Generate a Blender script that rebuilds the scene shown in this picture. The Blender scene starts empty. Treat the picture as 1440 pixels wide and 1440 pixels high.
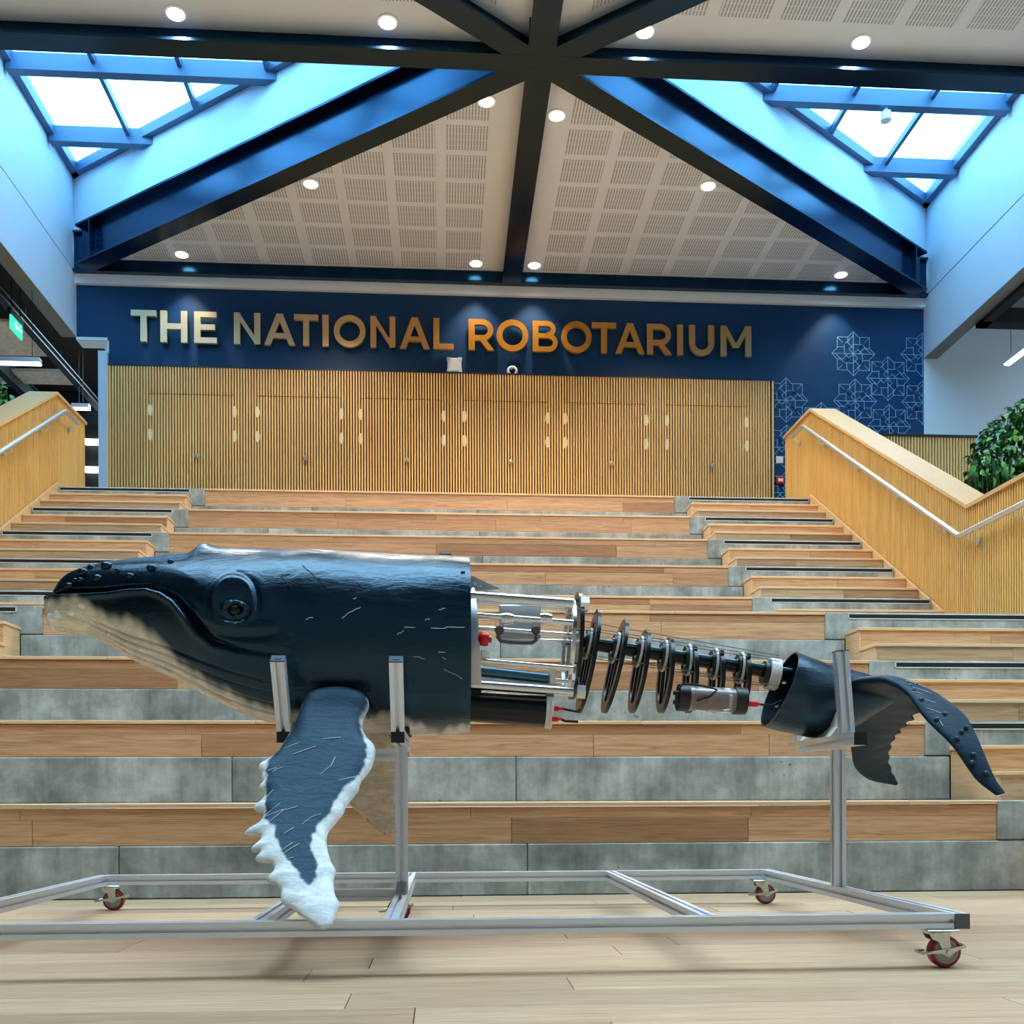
import bpy, bmesh, math, random
from mathutils import Vector, Matrix
random.seed(7)
PI = math.pi
SC = bpy.context.scene
COL = SC.collection
V = Vector

# ------------------------------------------------------------------ camera, sky, exposure
F, HC = 1440.0, 0.478                      # focal length in pixels, eye height in metres
YAW, ROLL = math.atan(0.0662), 0.0037
_r = V((math.cos(YAW), -math.sin(YAW), 0)); _w = V((math.sin(YAW), math.cos(YAW), 0)); _u = V((0, 0, 1))
_R = (_r - ROLL * _u).normalized(); _U = (_u + ROLL * _r).normalized()
cam = bpy.data.cameras.new('camera'); cam_ob = bpy.data.objects.new('camera', cam); COL.objects.link(cam_ob)
cam.sensor_width = 36; cam.lens = 36 * F / 1440; cam.shift_y = 400 / 1440; cam.clip_start = 0.05
cam_ob.matrix_world = Matrix((( _R.x, _U.x, -_w.x, 0), (_R.y, _U.y, -_w.y, 0), (_R.z, _U.z, -_w.z, HC), (0, 0, 0, 1)))
SC.camera = cam_ob
SC.view_settings.view_transform = 'Standard'; SC.view_settings.look = 'None'
SC.view_settings.exposure = 0.22; SC.view_settings.gamma = 1.0; SC.view_settings.use_curve_mapping = False
SC.cycles.max_bounces = 8; SC.cycles.diffuse_bounces = 5; SC.cycles.transparent_max_bounces = 12
SC.cycles.caustics_reflective = False; SC.cycles.caustics_refractive = False; SC.cycles.sample_clamp_indirect = 6.0
SKY = 8.5
world = bpy.data.worlds.new('sky'); SC.world = world; world.use_nodes = True
_bg = world.node_tree.nodes['Background']
_bg.inputs[1].default_value = SKY
_wt = world.node_tree; _tc = _wt.nodes.new('ShaderNodeTexCoord'); _sp = _wt.nodes.new('ShaderNodeSeparateXYZ'); _cr = _wt.nodes.new('ShaderNodeValToRGB')
_wt.links.new(_tc.outputs['Generated'], _sp.inputs[0]); _wt.links.new(_sp.outputs[2], _cr.inputs[0]); _wt.links.new(_cr.outputs[0], _bg.inputs[0])
_cr.color_ramp.elements[0].position = 0.0; _cr.color_ramp.elements[0].color = (.10, .10, .09, 1)
_cr.color_ramp.elements[1].position = 0.03; _cr.color_ramp.elements[1].color = (.56, .81, 1.0, 1)

def at(px, py, Y=None, X=None, Z=None):
    """world point seen at a pixel of the photograph, on the plane Y=, X= or Z="""
    d = _w + ((px - 720) / F) * _R + ((1120 - py) / F) * _U
    t = Y / d.y if Y is not None else X / d.x if X is not None else (Z - HC) / d.z
    return V((t * d.x, t * d.y, HC + t * d.z))

# ------------------------------------------------------------------ materials
def lin(c):
    return tuple(((x / 12.92) if x <= 0.04045 else ((x + 0.055) / 1.055) ** 2.4) for x in c)
def rgb(r, g, b): return lin((r / 255, g / 255, b / 255)) + (1,)
def mat(name, col=(.5, .5, .5, 1), rough=.5, metal=0.0, spec=.5):
    m = bpy.data.materials.new(name); m.use_nodes = True
    b = m.node_tree.nodes['Principled BSDF']
    b.inputs['Base Color'].default_value = col; b.inputs['Roughness'].default_value = rough
    b.inputs['Metallic'].default_value = metal; b.inputs['Specular IOR Level'].default_value = spec
    m.diffuse_color = col
    return m
class NT:
    """small helper to grow node trees"""
    def __init__(s, m): s.t = m.node_tree; s.b = s.t.nodes['Principled BSDF']
    def n(s, kind, **kw):
        x = s.t.nodes.new(kind)
        for k, v in kw.items(): setattr(x, k, v)
        return x
    def l(s, a, b): s.t.links.new(a, b)
    def coords(s, scale, space='Object', rand=True):
        tc = s.n('ShaderNodeTexCoord'); mp = s.n('ShaderNodeMapping'); mp.inputs['Scale'].default_value = scale
        s.l(tc.outputs[space], mp.inputs['Vector'])
        if rand:
            oi = s.n('ShaderNodeObjectInfo'); mu = s.n('ShaderNodeMath', operation='MULTIPLY'); mu.inputs[1].default_value = 37.0
            s.l(oi.outputs['Random'], mu.inputs[0]); s.l(mu.outputs[0], mp.inputs['Location'])
        return mp.outputs[0]
    def noise(s, vec, scale, detail=4, rough=.55, dist=0):
        x = s.n('ShaderNodeTexNoise'); x.inputs['Scale'].default_value = scale; x.inputs['Detail'].default_value = detail
        x.inputs['Roughness'].default_value = rough; x.inputs['Distortion'].default_value = dist
        s.l(vec, x.inputs['Vector']); return x.outputs[0]
    def ramp(s, fac, stops, interp='LINEAR'):
        x = s.n('ShaderNodeValToRGB'); cr = x.color_ramp; cr.interpolation = interp
        while len(cr.elements) < len(stops): cr.elements.new(.5)
        for e, (p, c) in zip(cr.elements, stops): e.position = p; e.color = c if len(c) == 4 else tuple(c) + (1,)
        s.l(fac, x.inputs[0]); return x.outputs[0]
    def mix(s, fac, a, b, mode='MIX'):
        x = s.n('ShaderNodeMix', data_type='RGBA', blend_type=mode)
        for sock, v in ((x.inputs[0], fac), (x.inputs[6], a), (x.inputs[7], b)):
            if isinstance(v, (int, float)): sock.default_value = v
            elif isinstance(v, tuple): sock.default_value = v
            else: s.l(v, sock)
        return x.outputs[2]
    def color(s, c): s.l(c, s.b.inputs['Base Color'])
    def bump(s, h, strength=.2, dist=.01):
        x = s.n('ShaderNodeBump'); x.inputs['Strength'].default_value = strength; x.inputs['Distance'].default_value = dist
        s.l(h, x.inputs['Height']); s.l(x.outputs[0], s.b.inputs['Normal'])

def wood(name, dark, mid, light, grain, rough=.45, spread=.5, gscale=1.0):
    """oak: grain stretched along one axis, every board its own tone"""
    m = mat(name, mid, rough); t = NT(m)
    sc = {'x': (1.2, 26, 26), 'y': (26, 1.2, 26), 'z': (26, 26, 1.2)}[grain]
    vec = t.coords(tuple(v * gscale for v in sc))
    g = t.noise(vec, 2.2, 6, .62, 1.3)
    base = t.ramp(g, [(.28, dark), (.5, mid), (.75, light)])
    oi = t.n('ShaderNodeObjectInfo')
    tone = t.ramp(oi.outputs['Random'], [(0, (1 - spread * .5, 1 - spread * .62, 1 - spread * .7)), (.35, (.97, .93, .90)), (.7, (1, 1, 1)), (1, (1.0, .96, .88))])
    c = t.mix(1.0, base, tone, 'MULTIPLY')
    vec2 = t.coords(tuple(v * .16 * gscale for v in sc))
    k = t.noise(vec2, 3.1, 3, .5, 2.2)
    kn = t.ramp(k, [(.66, (1, 1, 1)), (.74, (.66, .55, .45))])
    t.color(t.mix(.55, c, t.mix(1.0, c, kn, 'MULTIPLY')))
    t.bump(g, .08, .002)
    return m
M = {}
M['oak_seat'] = wood('oak_seat', rgb(176, 128, 88), rgb(212, 166, 122), rgb(232, 190, 148), 'x', .5, .75)
M['oak_floor'] = wood('oak_floor', rgb(176, 142, 110), rgb(202, 168, 134), rgb(224, 196, 164), 'x', .42, .5)
M['oak_edge'] = wood('oak_edge', rgb(214, 172, 126), rgb(234, 198, 152), rgb(242, 212, 172), 'x', .5, .12)
M['oak_end'] = wood('oak_end', rgb(214, 170, 122), rgb(234, 194, 146), rgb(244, 210, 168), 'y', .5, .12)
M['oak_slat'] = wood('oak_slat', rgb(214, 156, 80), rgb(238, 188, 108), rgb(248, 210, 138), 'z', .45, .22)
M['oak_slat_pale'] = wood('oak_slat_pale', rgb(240, 180, 102), rgb(252, 204, 126), rgb(255, 220, 156), 'z', .45, .2)
M['oak_cap'] = wood('oak_cap', rgb(202, 160, 108), rgb(218, 180, 130), rgb(228, 196, 150), 'y', .4, .06)
M['slat_back'] = mat('slat_back', rgb(58, 34, 14), .85)
M['hinge_wood'] = mat('hinge_wood', rgb(252, 226, 176), .5)
M['slat_back_dark'] = mat('slat_back_dark', rgb(44, 28, 14), .85)

def concrete():
    m = mat('concrete', rgb(150, 154, 148), .75, spec=.3); t = NT(m)
    v = t.coords((1, 1, 1), rand=True)
    n1 = t.noise(v, 3.4, 7, .66, .12)
    base = t.ramp(n1, [(.30, rgb(120, 124, 118)), (.48, rgb(158, 162, 156)), (.70, rgb(206, 210, 204))])
    vs = t.coords((9, 1, 1.1), rand=True)
    st = t.noise(vs, 2.0, 5, .6)
    c = t.mix(.55, base, t.ramp(st, [(.35, (.66, .68, .66)), (.52, (1, 1, 1)), (.7, (1.2, 1.21, 1.2))]), 'MULTIPLY')
    vo = t.n('ShaderNodeTexVoronoi'); vo.inputs['Scale'].default_value = 26.0; t.l(v, vo.inputs['Vector'])
    cl = t.noise(v, 2.3, 3, .6)
    pit = t.n('ShaderNodeMath', operation='MULTIPLY_ADD'); t.l(cl, pit.inputs[0]); pit.inputs[1].default_value = -2.6; t.l(vo.outputs['Distance'], pit.inputs[2])
    pi2 = t.n('ShaderNodeMath', operation='ADD'); pi2.inputs[1].default_value = 1.52; t.l(pit.outputs[0], pi2.inputs[0]); pit = pi2
    pm = t.ramp(pit.outputs[0], [(-.0, (.28, .29, .26)), (.0, (.28, .29, .26))]) if False else t.ramp(pit.outputs[0], [(.0, (.5, .5, .47)), (.05, (1, 1, 1))])
    t.color(t.mix(1.0, c, pm, 'MULTIPLY'))
    t.bump(n1, .15, .01)
    return m
M['concrete'] = concrete()

def painted(name, col, rough, amp=.06, scale=3.0, spec=.5):
    m = mat(name, col, rough, spec=spec); t = NT(m); v = t.coords((1, 1, 1), rand=False)
    n = t.noise(v, scale, 4, .6)
    lo = tuple(max(0, c * (1 - amp)) for c in col[:3]); hi = tuple(c * (1 + amp) for c in col[:3])
    t.color(t.ramp(n, [(.3, lo), (.7, hi)])); t.bump(t.noise(v, scale * 60, 2), .03, .001)
    return m
M['wall_navy'] = painted('wall_navy', rgb(4, 56, 98), .45, spec=.3)
M['wall_white'] = painted('wall_white', rgb(200, 216, 230), .6, .02)
M['ceiling_white'] = painted('ceiling_white', rgb(214, 228, 245), .75, .02)
M['ceiling_dark'] = painted('ceiling_dark', rgb(24, 25, 27), .85, .1)
M['wall_front'] = painted('wall_front', rgb(168, 168, 166), .8, .03)  # grey of the unseen added wall, set for front fill
M['soffit'] = painted('soffit', rgb(128, 128, 126), .7, .05)
M['steel_navy'] = painted('steel_navy', rgb(5, 15, 32), .22, .06)
_b = M['steel_navy'].node_tree.nodes['Principled BSDF']; _b.inputs['Specular IOR Level'].default_value = 1.0; _b.inputs['Specular Tint'].default_value = (.10, .48, 1, 1)
M['steel_dark'] = painted('steel_dark', rgb(50, 54, 60), .5, .08)
M['frame_navy'] = painted('frame_navy', rgb(62, 96, 128), .45, .05)
M['trim_white'] = mat('trim_white', rgb(224, 232, 236), .5)
M['motif'] = mat('motif', rgb(128, 176, 206), .5)
M['black'] = mat('black', rgb(14, 15, 17), .45)
M['black_gloss'] = mat('black_gloss', rgb(12, 14, 18), .26, spec=.35)
M['rubber'] = mat('rubber', rgb(22, 22, 24), .8)
M['white_plastic'] = mat('white_plastic', rgb(232, 236, 234), .4)
M['white_print'] = mat('white_print', rgb(232, 230, 224), .55)
M['red_plastic'] = mat('red_plastic', rgb(214, 20, 28), .35)
M['tyre_red'] = mat('tyre_red', rgb(150, 14, 34), .35)
M['grey_hub'] = mat('grey_hub', rgb(168, 164, 164), .45)
M['zinc'] = mat('zinc', rgb(206, 206, 196), .3, 1.0)
M['navy_plastic'] = mat('navy_plastic', rgb(40, 58, 80), .45)
M['grey_cap'] = mat('grey_cap', rgb(92, 94, 98), .5)
M['teal_tube'] = mat('teal_tube', rgb(66, 112, 130), .3, .4)
M['gold'] = None

def brushed(name, col, rough):
    m = mat(name, col, rough, 1.0); t = NT(m); v = t.coords((40, 40, 40), rand=True)
    n = t.noise(v, 2.0, 3); t.bump(n, .03, .001)
    rr = t.n('ShaderNodeMapRange'); rr.inputs[3].default_value = rough * .8; rr.inputs[4].default_value = rough * 1.25
    t.l(n, rr.inputs[0]); t.l(rr.outputs[0], t.b.inputs['Roughness'])
    return m
M['aluminium'] = brushed('aluminium', rgb(226, 230, 236), .5)
M['steel'] = brushed('steel', rgb(214, 214, 214), .2)
M['steel_plate'] = brushed('steel_plate', rgb(178, 182, 188), .38)
M['handrail'] = brushed('handrail', rgb(222, 228, 232), .42)

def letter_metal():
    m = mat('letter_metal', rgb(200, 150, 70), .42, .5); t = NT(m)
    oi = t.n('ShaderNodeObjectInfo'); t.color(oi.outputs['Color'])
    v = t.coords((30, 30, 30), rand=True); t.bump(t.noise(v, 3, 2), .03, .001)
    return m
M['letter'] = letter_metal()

def perforated():
    m = mat('perforated_board', rgb(206, 204, 196), .8); t = NT(m)
    tc = t.n('ShaderNodeTexCoord'); sp = t.n('ShaderNodeSeparateXYZ'); t.l(tc.outputs['Object'], sp.inputs[0])
    def wave(sock, pitch, duty):
        a = t.n('ShaderNodeMath', operation='MULTIPLY'); a.inputs[1].default_value = 1 / pitch; t.l(sock, a.inputs[0])
        b = t.n('ShaderNodeMath', operation='FRACT'); t.l(a.outputs[0], b.inputs[0])
        c = t.n('ShaderNodeMath', operation='LESS_THAN'); c.inputs[1].default_value = duty; t.l(b.outputs[0], c.inputs[0]); return c.outputs[0]
    mm = t.n('ShaderNodeMath', operation='MULTIPLY'); t.l(wave(sp.outputs[0], .034, .42), mm.inputs[0]); t.l(wave(sp.outputs[1], .105, .93), mm.inputs[1])
    t.color(t.mix(mm.outputs[0], rgb(212, 226, 242), rgb(150, 158, 168)))
    return m
M['perforated'] = perforated()

def emission(name, col, s):
    m = bpy.data.materials.new(name); m.use_nodes = True; nt = m.node_tree
    nt.nodes.clear(); e = nt.nodes.new('ShaderNodeEmission'); o = nt.nodes.new('ShaderNodeOutputMaterial')
    e.inputs[0].default_value = col; e.inputs[1].default_value = s; nt.links.new(e.outputs[0], o.inputs[0]); return m
M['lamp'] = emission('lamp', (1, .95, .86, 1), 9.0)
M['tube_lamp'] = emission('tube_lamp', (1, .97, .92, 1), 4.0)
M['exit_green'] = emission('exit_green', (.05, .75, .45, 1), 1.3)
M['exit_white'] = emission('exit_white', (.85, 1, .93, 1), 1.4)

def glass():
    m = bpy.data.materials.new('glass'); m.use_nodes = True; nt = m.node_tree; nt.nodes.clear()
    tr = nt.nodes.new('ShaderNodeBsdfTransparent'); tr.inputs[0].default_value = (.62, .87, 1, 1)
    gl = nt.nodes.new('ShaderNodeBsdfGlossy'); gl.inputs['Roughness'].default_value = .05
    mx = nt.nodes.new('ShaderNodeMixShader'); mx.inputs[0].default_value = .06; o = nt.nodes.new('ShaderNodeOutputMaterial')
    nt.links.new(tr.outputs[0], mx.inputs[1]); nt.links.new(gl.outputs[0], mx.inputs[2]); nt.links.new(mx.outputs[0], o.inputs[0]); return m
M['glass'] = glass()

def skin(name='whale_skin', r0=.14, r1=.28, spec=.72):
    """painted fibreglass whale skin: colour from the painted pattern attribute, fine streaks and gloss breakup"""
    m = mat(name, (.01, .03, .05, 1), .3); t = NT(m)
    at_ = t.n('ShaderNodeVertexColor'); at_.layer_name = 'Col'
    v = t.coords((3, 8, 8), rand=False)
    n = t.noise(v, 3.0, 6, .65, .8)
    v2 = t.coords((14, 30, 30), rand=False); n2 = t.noise(v2, 2.5, 4, .6, .5)
    c = t.mix(.75, at_.outputs[0], t.ramp(n, [(.3, (.55, .6, .65)), (.55, (1, 1, 1)), (.8, (1.5, 1.45, 1.4))]), 'MULTIPLY')
    t.color(t.mix(.35, c, t.ramp(n2, [(.3, (.6, .6, .6)), (.7, (1.3, 1.3, 1.3))]), 'MULTIPLY'))
    rr = t.n('ShaderNodeMapRange'); rr.inputs[1].default_value = .3; rr.inputs[2].default_value = .7; rr.inputs[3].default_value = r0; rr.inputs[4].default_value = r1
    t.l(n, rr.inputs[0]); t.l(rr.outputs[0], t.b.inputs['Roughness'])
    hs = t.n('ShaderNodeMath', operation='MULTIPLY_ADD'); t.l(n, hs.inputs[0]); hs.inputs[1].default_value = 2.2; t.l(n2, hs.inputs[2])
    t.bump(hs.outputs[0], .2, .006)
    t.b.inputs['Specular Tint'].default_value = (.36, .72, 1, 1); t.b.inputs['Specular IOR Level'].default_value = spec
    return m
M['skin'] = skin()
M['fin_skin'] = skin('fin_skin', .38, .5, .25)
M['scratch'] = mat('scratch', rgb(206, 214, 214), .6)
def leafmat():
    m = mat('leaf', rgb(52, 110, 40), .4); t = NT(m); oi = t.n('ShaderNodeObjectInfo')
    t.color(t.ramp(oi.outputs['Random'], [(0, rgb(26, 80, 26)), (.4, rgb(56, 132, 46)), (.75, rgb(104, 172, 76)), (1, rgb(164, 206, 120))]))
    t.b.inputs['Subsurface Weight'].default_value = 0.0
    return m
M['leaf'] = leafmat()
M['pod_clear'] = mat('pod_clear', rgb(226, 214, 214), .12)
M['pod_clear'].node_tree.nodes['Principled BSDF'].inputs['Transmission Weight'].default_value = .75
M['board_brown'] = painted('board_brown', rgb(240, 220, 198), .8, .2, 9)  # raft board lightened, lamp light put into its colour

# ------------------------------------------------------------------ mesh builder and scene-graph helpers
WLOC = {}
class MB:
    def __init__(s): s.v = []; s.f = []; s.col = None; s.smooth = False
    def add(s, vs, fs):
        o = len(s.v); s.v += [V(p) for p in vs]; s.f += [tuple(i + o for i in f) for f in fs]; return s
    def box(s, x0, x1, y0, y1, z0, z1):
        return s.add([(x0, y0, z0), (x1, y0, z0), (x1, y1, z0), (x0, y1, z0), (x0, y0, z1), (x1, y0, z1), (x1, y1, z1), (x0, y1, z1)],
                     [(0, 3, 2, 1), (4, 5, 6, 7), (0, 1, 5, 4), (1, 2, 6, 5), (2, 3, 7, 6), (3, 0, 4, 7)])
    def cbox(s, x0, x1, y0, y1, z0, z1, c=.004):
        """box with chamfered edges"""
        b = bmesh.new(); bmesh.ops.create_cube(b, size=1)
        for v in b.verts: v.co = V(((x0 + x1) / 2 + v.co.x * (x1 - x0), (y0 + y1) / 2 + v.co.y * (y1 - y0), (z0 + z1) / 2 + v.co.z * (z1 - z0)))
        bmesh.ops.bevel(b, geom=b.edges[:], offset=c, segments=1, affect='EDGES', profile=.5)
        b.verts.index_update(); s.add([v.co.copy() for v in b.verts], [[v.index for v in f.verts] for f in b.faces]); b.free(); return s
    def prism(s, poly, fn, d0, d1):
        """extrude polygon [(a,b)] between depths; fn(a,b,d)->xyz"""
        n = len(poly); s.add([fn(a, b, d0) for a, b in poly] + [fn(a, b, d1) for a, b in poly],
                             [tuple(range(n))[::-1], tuple(range(n, 2 * n))] + [(i, (i + 1) % n, n + (i + 1) % n, n + i) for i in range(n)]); return s
    def sweep(s, sec, p0, p1, up=V((0, 0, 1))):
        """extrude a 2-D section along a straight line"""
        p0, p1 = V(p0), V(p1); t = (p1 - p0).normalized()
        if abs(t.dot(up)) > .98: up = V((0, 1, 0))
        a = t.cross(up).normalized(); b = a.cross(t).normalized()
        return s.prism(sec, lambda x, y, d: p0 + t * d + a * x + b * y, 0, (p1 - p0).length)
    def tube(s, pts, r, n=10, caps=True):
        pts = [V(p) for p in pts]; rs = r if isinstance(r, (list, tuple)) else [r] * len(pts)
        rings = []; prev = None
        for i, p in enumerate(pts):
            t = ((pts[min(i + 1, len(pts) - 1)] - p).normalized() + (p - pts[max(i - 1, 0)]).normalized())
            t = t.normalized() if t.length > 1e-9 else V((1, 0, 0))
            if prev is None:
                q = V((0, 0, 1)) if abs(t.z) < .9 else V((0, 1, 0)); a = t.cross(q).normalized()
            else: a = (prev - t * prev.dot(t)).normalized()
            prev = a; b = t.cross(a); rings.append([p + (a * math.cos(2 * PI * k / n) + b * math.sin(2 * PI * k / n)) * rs[i] for k in range(n)])
        o = len(s.v); s.v += [q for rg in rings for q in rg]
        for i in range(len(rings) - 1):
            for k in range(n):
                s.f.append((o + i * n + k, o + i * n + (k + 1) % n, o + (i + 1) * n + (k + 1) % n, o + (i + 1) * n + k))
        if caps: s.f += [tuple(o + k for k in range(n))[::-1], tuple(o + (len(rings) - 1) * n + k for k in range(n))]
        return s
    def cyl(s, p0, p1, r, n=20): return s.tube([p0, p1], r, n)
    def lathe(s, c, axis, prof, n=24, ring=False):
        """profile [(along, radius)] around an axis through c"""
        c = V(c); axis = V(axis).normalized(); q = V((0, 0, 1)) if abs(axis.z) < .9 else V((0, 1, 0))
        a = axis.cross(q).normalized(); b = axis.cross(a); o = len(s.v)
        for d, r in prof:
            s.v += [c + axis * d + (a * math.cos(2 * PI * k / n) + b * math.sin(2 * PI * k / n)) * max(r, 1e-4) for k in range(n)]
        for i in range(len(prof) - 1):
            for k in range(n): s.f.append((o + i * n + k, o + i * n + (k + 1) % n, o + (i + 1) * n + (k + 1) % n, o + (i + 1) * n + k))
        if ring:
            m_ = (len(prof) - 1) * n; s.f += [(o + m_ + k, o + m_ + (k + 1) % n, o + (k + 1) % n, o + k) for k in range(n)]
        else: s.f += [tuple(o + k for k in range(n))[::-1], tuple(o + (len(prof) - 1) * n + k for k in range(n))]
        return s
    def ball(s, c, rx, ry, rz, n=12, m=8):
        o = len(s.v); c = V(c)
        for i in range(m + 1):
            th = PI * i / m
            for k in range(n): s.v.append(c + V((rx * math.sin(th) * math.cos(2 * PI * k / n), ry * math.sin(th) * math.sin(2 * PI * k / n), rz * math.cos(th))))
        for i in range(m):
            for k in range(n): s.f.append((o + i * n + k, o + (i + 1) * n + k, o + (i + 1) * n + (k + 1) % n, o + i * n + (k + 1) % n))
        return s
    def mesh(s, name, off=V((0, 0, 0)), smooth=False):
        me = bpy.data.meshes.new(name); me.from_pydata([tuple(p - off) for p in s.v], [], s.f); me.update()
        b = bmesh.new(); b.from_mesh(me); bmesh.ops.recalc_face_normals(b, faces=b.faces[:])
        if smooth is True or smooth == 'auto':
            for f in b.faces: f.smooth = True
            if smooth == 'auto':
                for e in b.edges:
                    if len(e.link_faces) == 2 and e.calc_face_angle(0) > math.radians(38): e.smooth = False
        b.to_mesh(me); b.free()
        if s.col:
            a = me.color_attributes.new('Col', 'FLOAT_COLOR', 'POINT')
            for i, c in enumerate(s.col): a.data[i].color = (c[0], c[1], c[2], 1)
        return me
    def build(s, name, m, parent=None, smooth=False, label=None, kind=None, origin=None):
        off = V(origin) if origin is not None else (WLOC[parent.name] if parent is not None else V((0, 0, 0)))
        me = s.mesh(name, off, smooth); me.materials.append(m)
        return link(name, me, parent, off, label, kind)
def link(name, me, parent=None, wloc=None, label=None, kind=None):
    o = bpy.data.objects.new(name, me); COL.objects.link(o)
    wloc = V(wloc) if wloc is not None else V((0, 0, 0))
    if parent is not None: o.parent = parent; o.location = wloc - WLOC[parent.name]
    else: o.location = wloc
    WLOC[o.name] = wloc
    if label: o['label'] = label
    if kind: o['kind'] = kind
    return o
def empty(name, loc, label=None, cat=None, group=None, kind=None, parent=None):
    o = link(name, None, parent, V(loc), label, kind); o.empty_display_size = .1
    if cat: o['category'] = cat
    if group: o['group'] = group
    return o
def tag(o, label, cat=None, group=None, kind=None):
    o['label'] = label
    if cat: o['category'] = cat
    if group: o['group'] = group
    if kind: o['kind'] = kind
    return o
def clip(poly, tri):
    """clip polygon by a convex one (2-D)"""
    area = sum(tri[i][0] * tri[(i + 1) % len(tri)][1] - tri[(i + 1) % len(tri)][0] * tri[i][1] for i in range(len(tri)))
    if area < 0: tri = tri[::-1]
    out = list(poly)
    for i in range(len(tri)):
        (x0, y0), (x1, y1) = tri[i], tri[(i + 1) % len(tri)]
        sd = lambda p: (x1 - x0) * (p[1] - y0) - (y1 - y0) * (p[0] - x0)
        inp, out = out, []
        for k in range(len(inp)):
            a, b = inp[k], inp[(k + 1) % len(inp)]; da, db = sd(a), sd(b)
            if da >= 0: out.append(a)
            if (da >= 0) != (db >= 0):
                t = da / (da - db); out.append((a[0] + (b[0] - a[0]) * t, a[1] + (b[1] - a[1]) * t))
        if not out: return []
    return out
def lerp(pts, x):
    """piecewise linear through [(x, y)]"""
    if x <= pts[0][0]: return pts[0][1]
    for (a, b), (c, d) in zip(pts, pts[1:]):
        if x <= c: return b + (d - b) * (x - a) / (c - a)
    return pts[-1][1]
def smooth_lerp(pts, x):
    """Catmull-Rom like interpolation through [(x, y)]"""
    n = len(pts)
    if x <= pts[0][0]: return pts[0][1]
    if x >= pts[-1][0]: return pts[-1][1]
    for i in range(n - 1):
        if x <= pts[i + 1][0]: break
    x0, y0 = pts[i]; x1, y1 = pts[i + 1]; h = x1 - x0; t = (x - x0) / h
    def slope(j):
        if j == 0: return (pts[1][1] - pts[0][1]) / (pts[1][0] - pts[0][0])
        if j == n - 1: return (pts[-1][1] - pts[-2][1]) / (pts[-1][0] - pts[-2][0])
        a = (pts[j][1] - pts[j - 1][1]) / (pts[j][0] - pts[j - 1][0]); b = (pts[j + 1][1] - pts[j][1]) / (pts[j + 1][0] - pts[j][0])
        return 0 if a * b < 0 else (2 * a * b / (a + b) if a + b else 0)
    m0, m1 = slope(i), slope(i + 1)
    return (2 * t**3 - 3 * t**2 + 1) * y0 + (t**3 - 2 * t**2 + t) * h * m0 + (-2 * t**3 + 3 * t**2) * y1 + (t**3 - t**2) * h * m1
def curve3(ctrl, s):
    """3-D curve through [(s, Vector)]"""
    return V([smooth_lerp([(k, p[i]) for k, p in ctrl], s) for i in range(3)])

# ------------------------------------------------------------------ dimensions of the hall
H, D = .45, .767                                                     # tier rise and depth
TY = {n: 4.93 + D * (n - 1) for n in range(1, 5)}
TY.update({n: 8.98 + D * (n - 5) for n in range(5, 10)}); TY[10] = 14.5
XW, XS, XB = 4.42, 2.9, 2.75                                        # stair wall, stair edge, concrete block edge
YB = 14.5                                                            # back wall
XL, XR, XC = -5.04, 7.0, 0.97                                        # bulkheads and centre of the roof bay
ZB, ZT, ZCE, ZG = 7.69, 8.24, 7.88, 9.0                              # beam bottom / top, ceiling, skylight glass
YN = 10.05                                                           # cross beam with the roof node

# ------------------------------------------------------------------ floor of oak boards
floor = empty('floor', (0, 0, 0), 'oak board floor in front of the stepped seating', kind='structure')
MB().box(-11.2, 11.2, -7, 18.2, -.3, -.012).build('subfloor', M['slat_back'], floor)
y = -.4; row = 0
while y < 4.9:
    y1 = min(y + .182, 4.925); x = -4.6 + random.uniform(-1.6, 0)
    while x < 4.7:
        x1 = x + random.uniform(1.3, 2.2)
        xa, xb = max(x, -4.7), min(x1, 4.7)
        if xb - xa > .1:
            dz = random.uniform(-.0006, .0006)
            MB().cbox(xa + .0012, xb - .0012, y + .0012, y1 - .0012, -.012, dz, .0012).build('plank', M['oak_floor'], floor, origin=((xa + xb) / 2, (y + y1) / 2, 0))
        x = x1
    y = y1; row += 1
for x0, x1 in ((-11.2, -4.7), (4.7, 11.2)):
    MB().box(x0, x1, -7, 18, -.012, 0).build('floor_margin', M['oak_floor'], floor)
MB().box(-4.7, 4.7, -7, -.4, -.012, 0).build('floor_margin', M['oak_floor'], floor)

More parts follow.
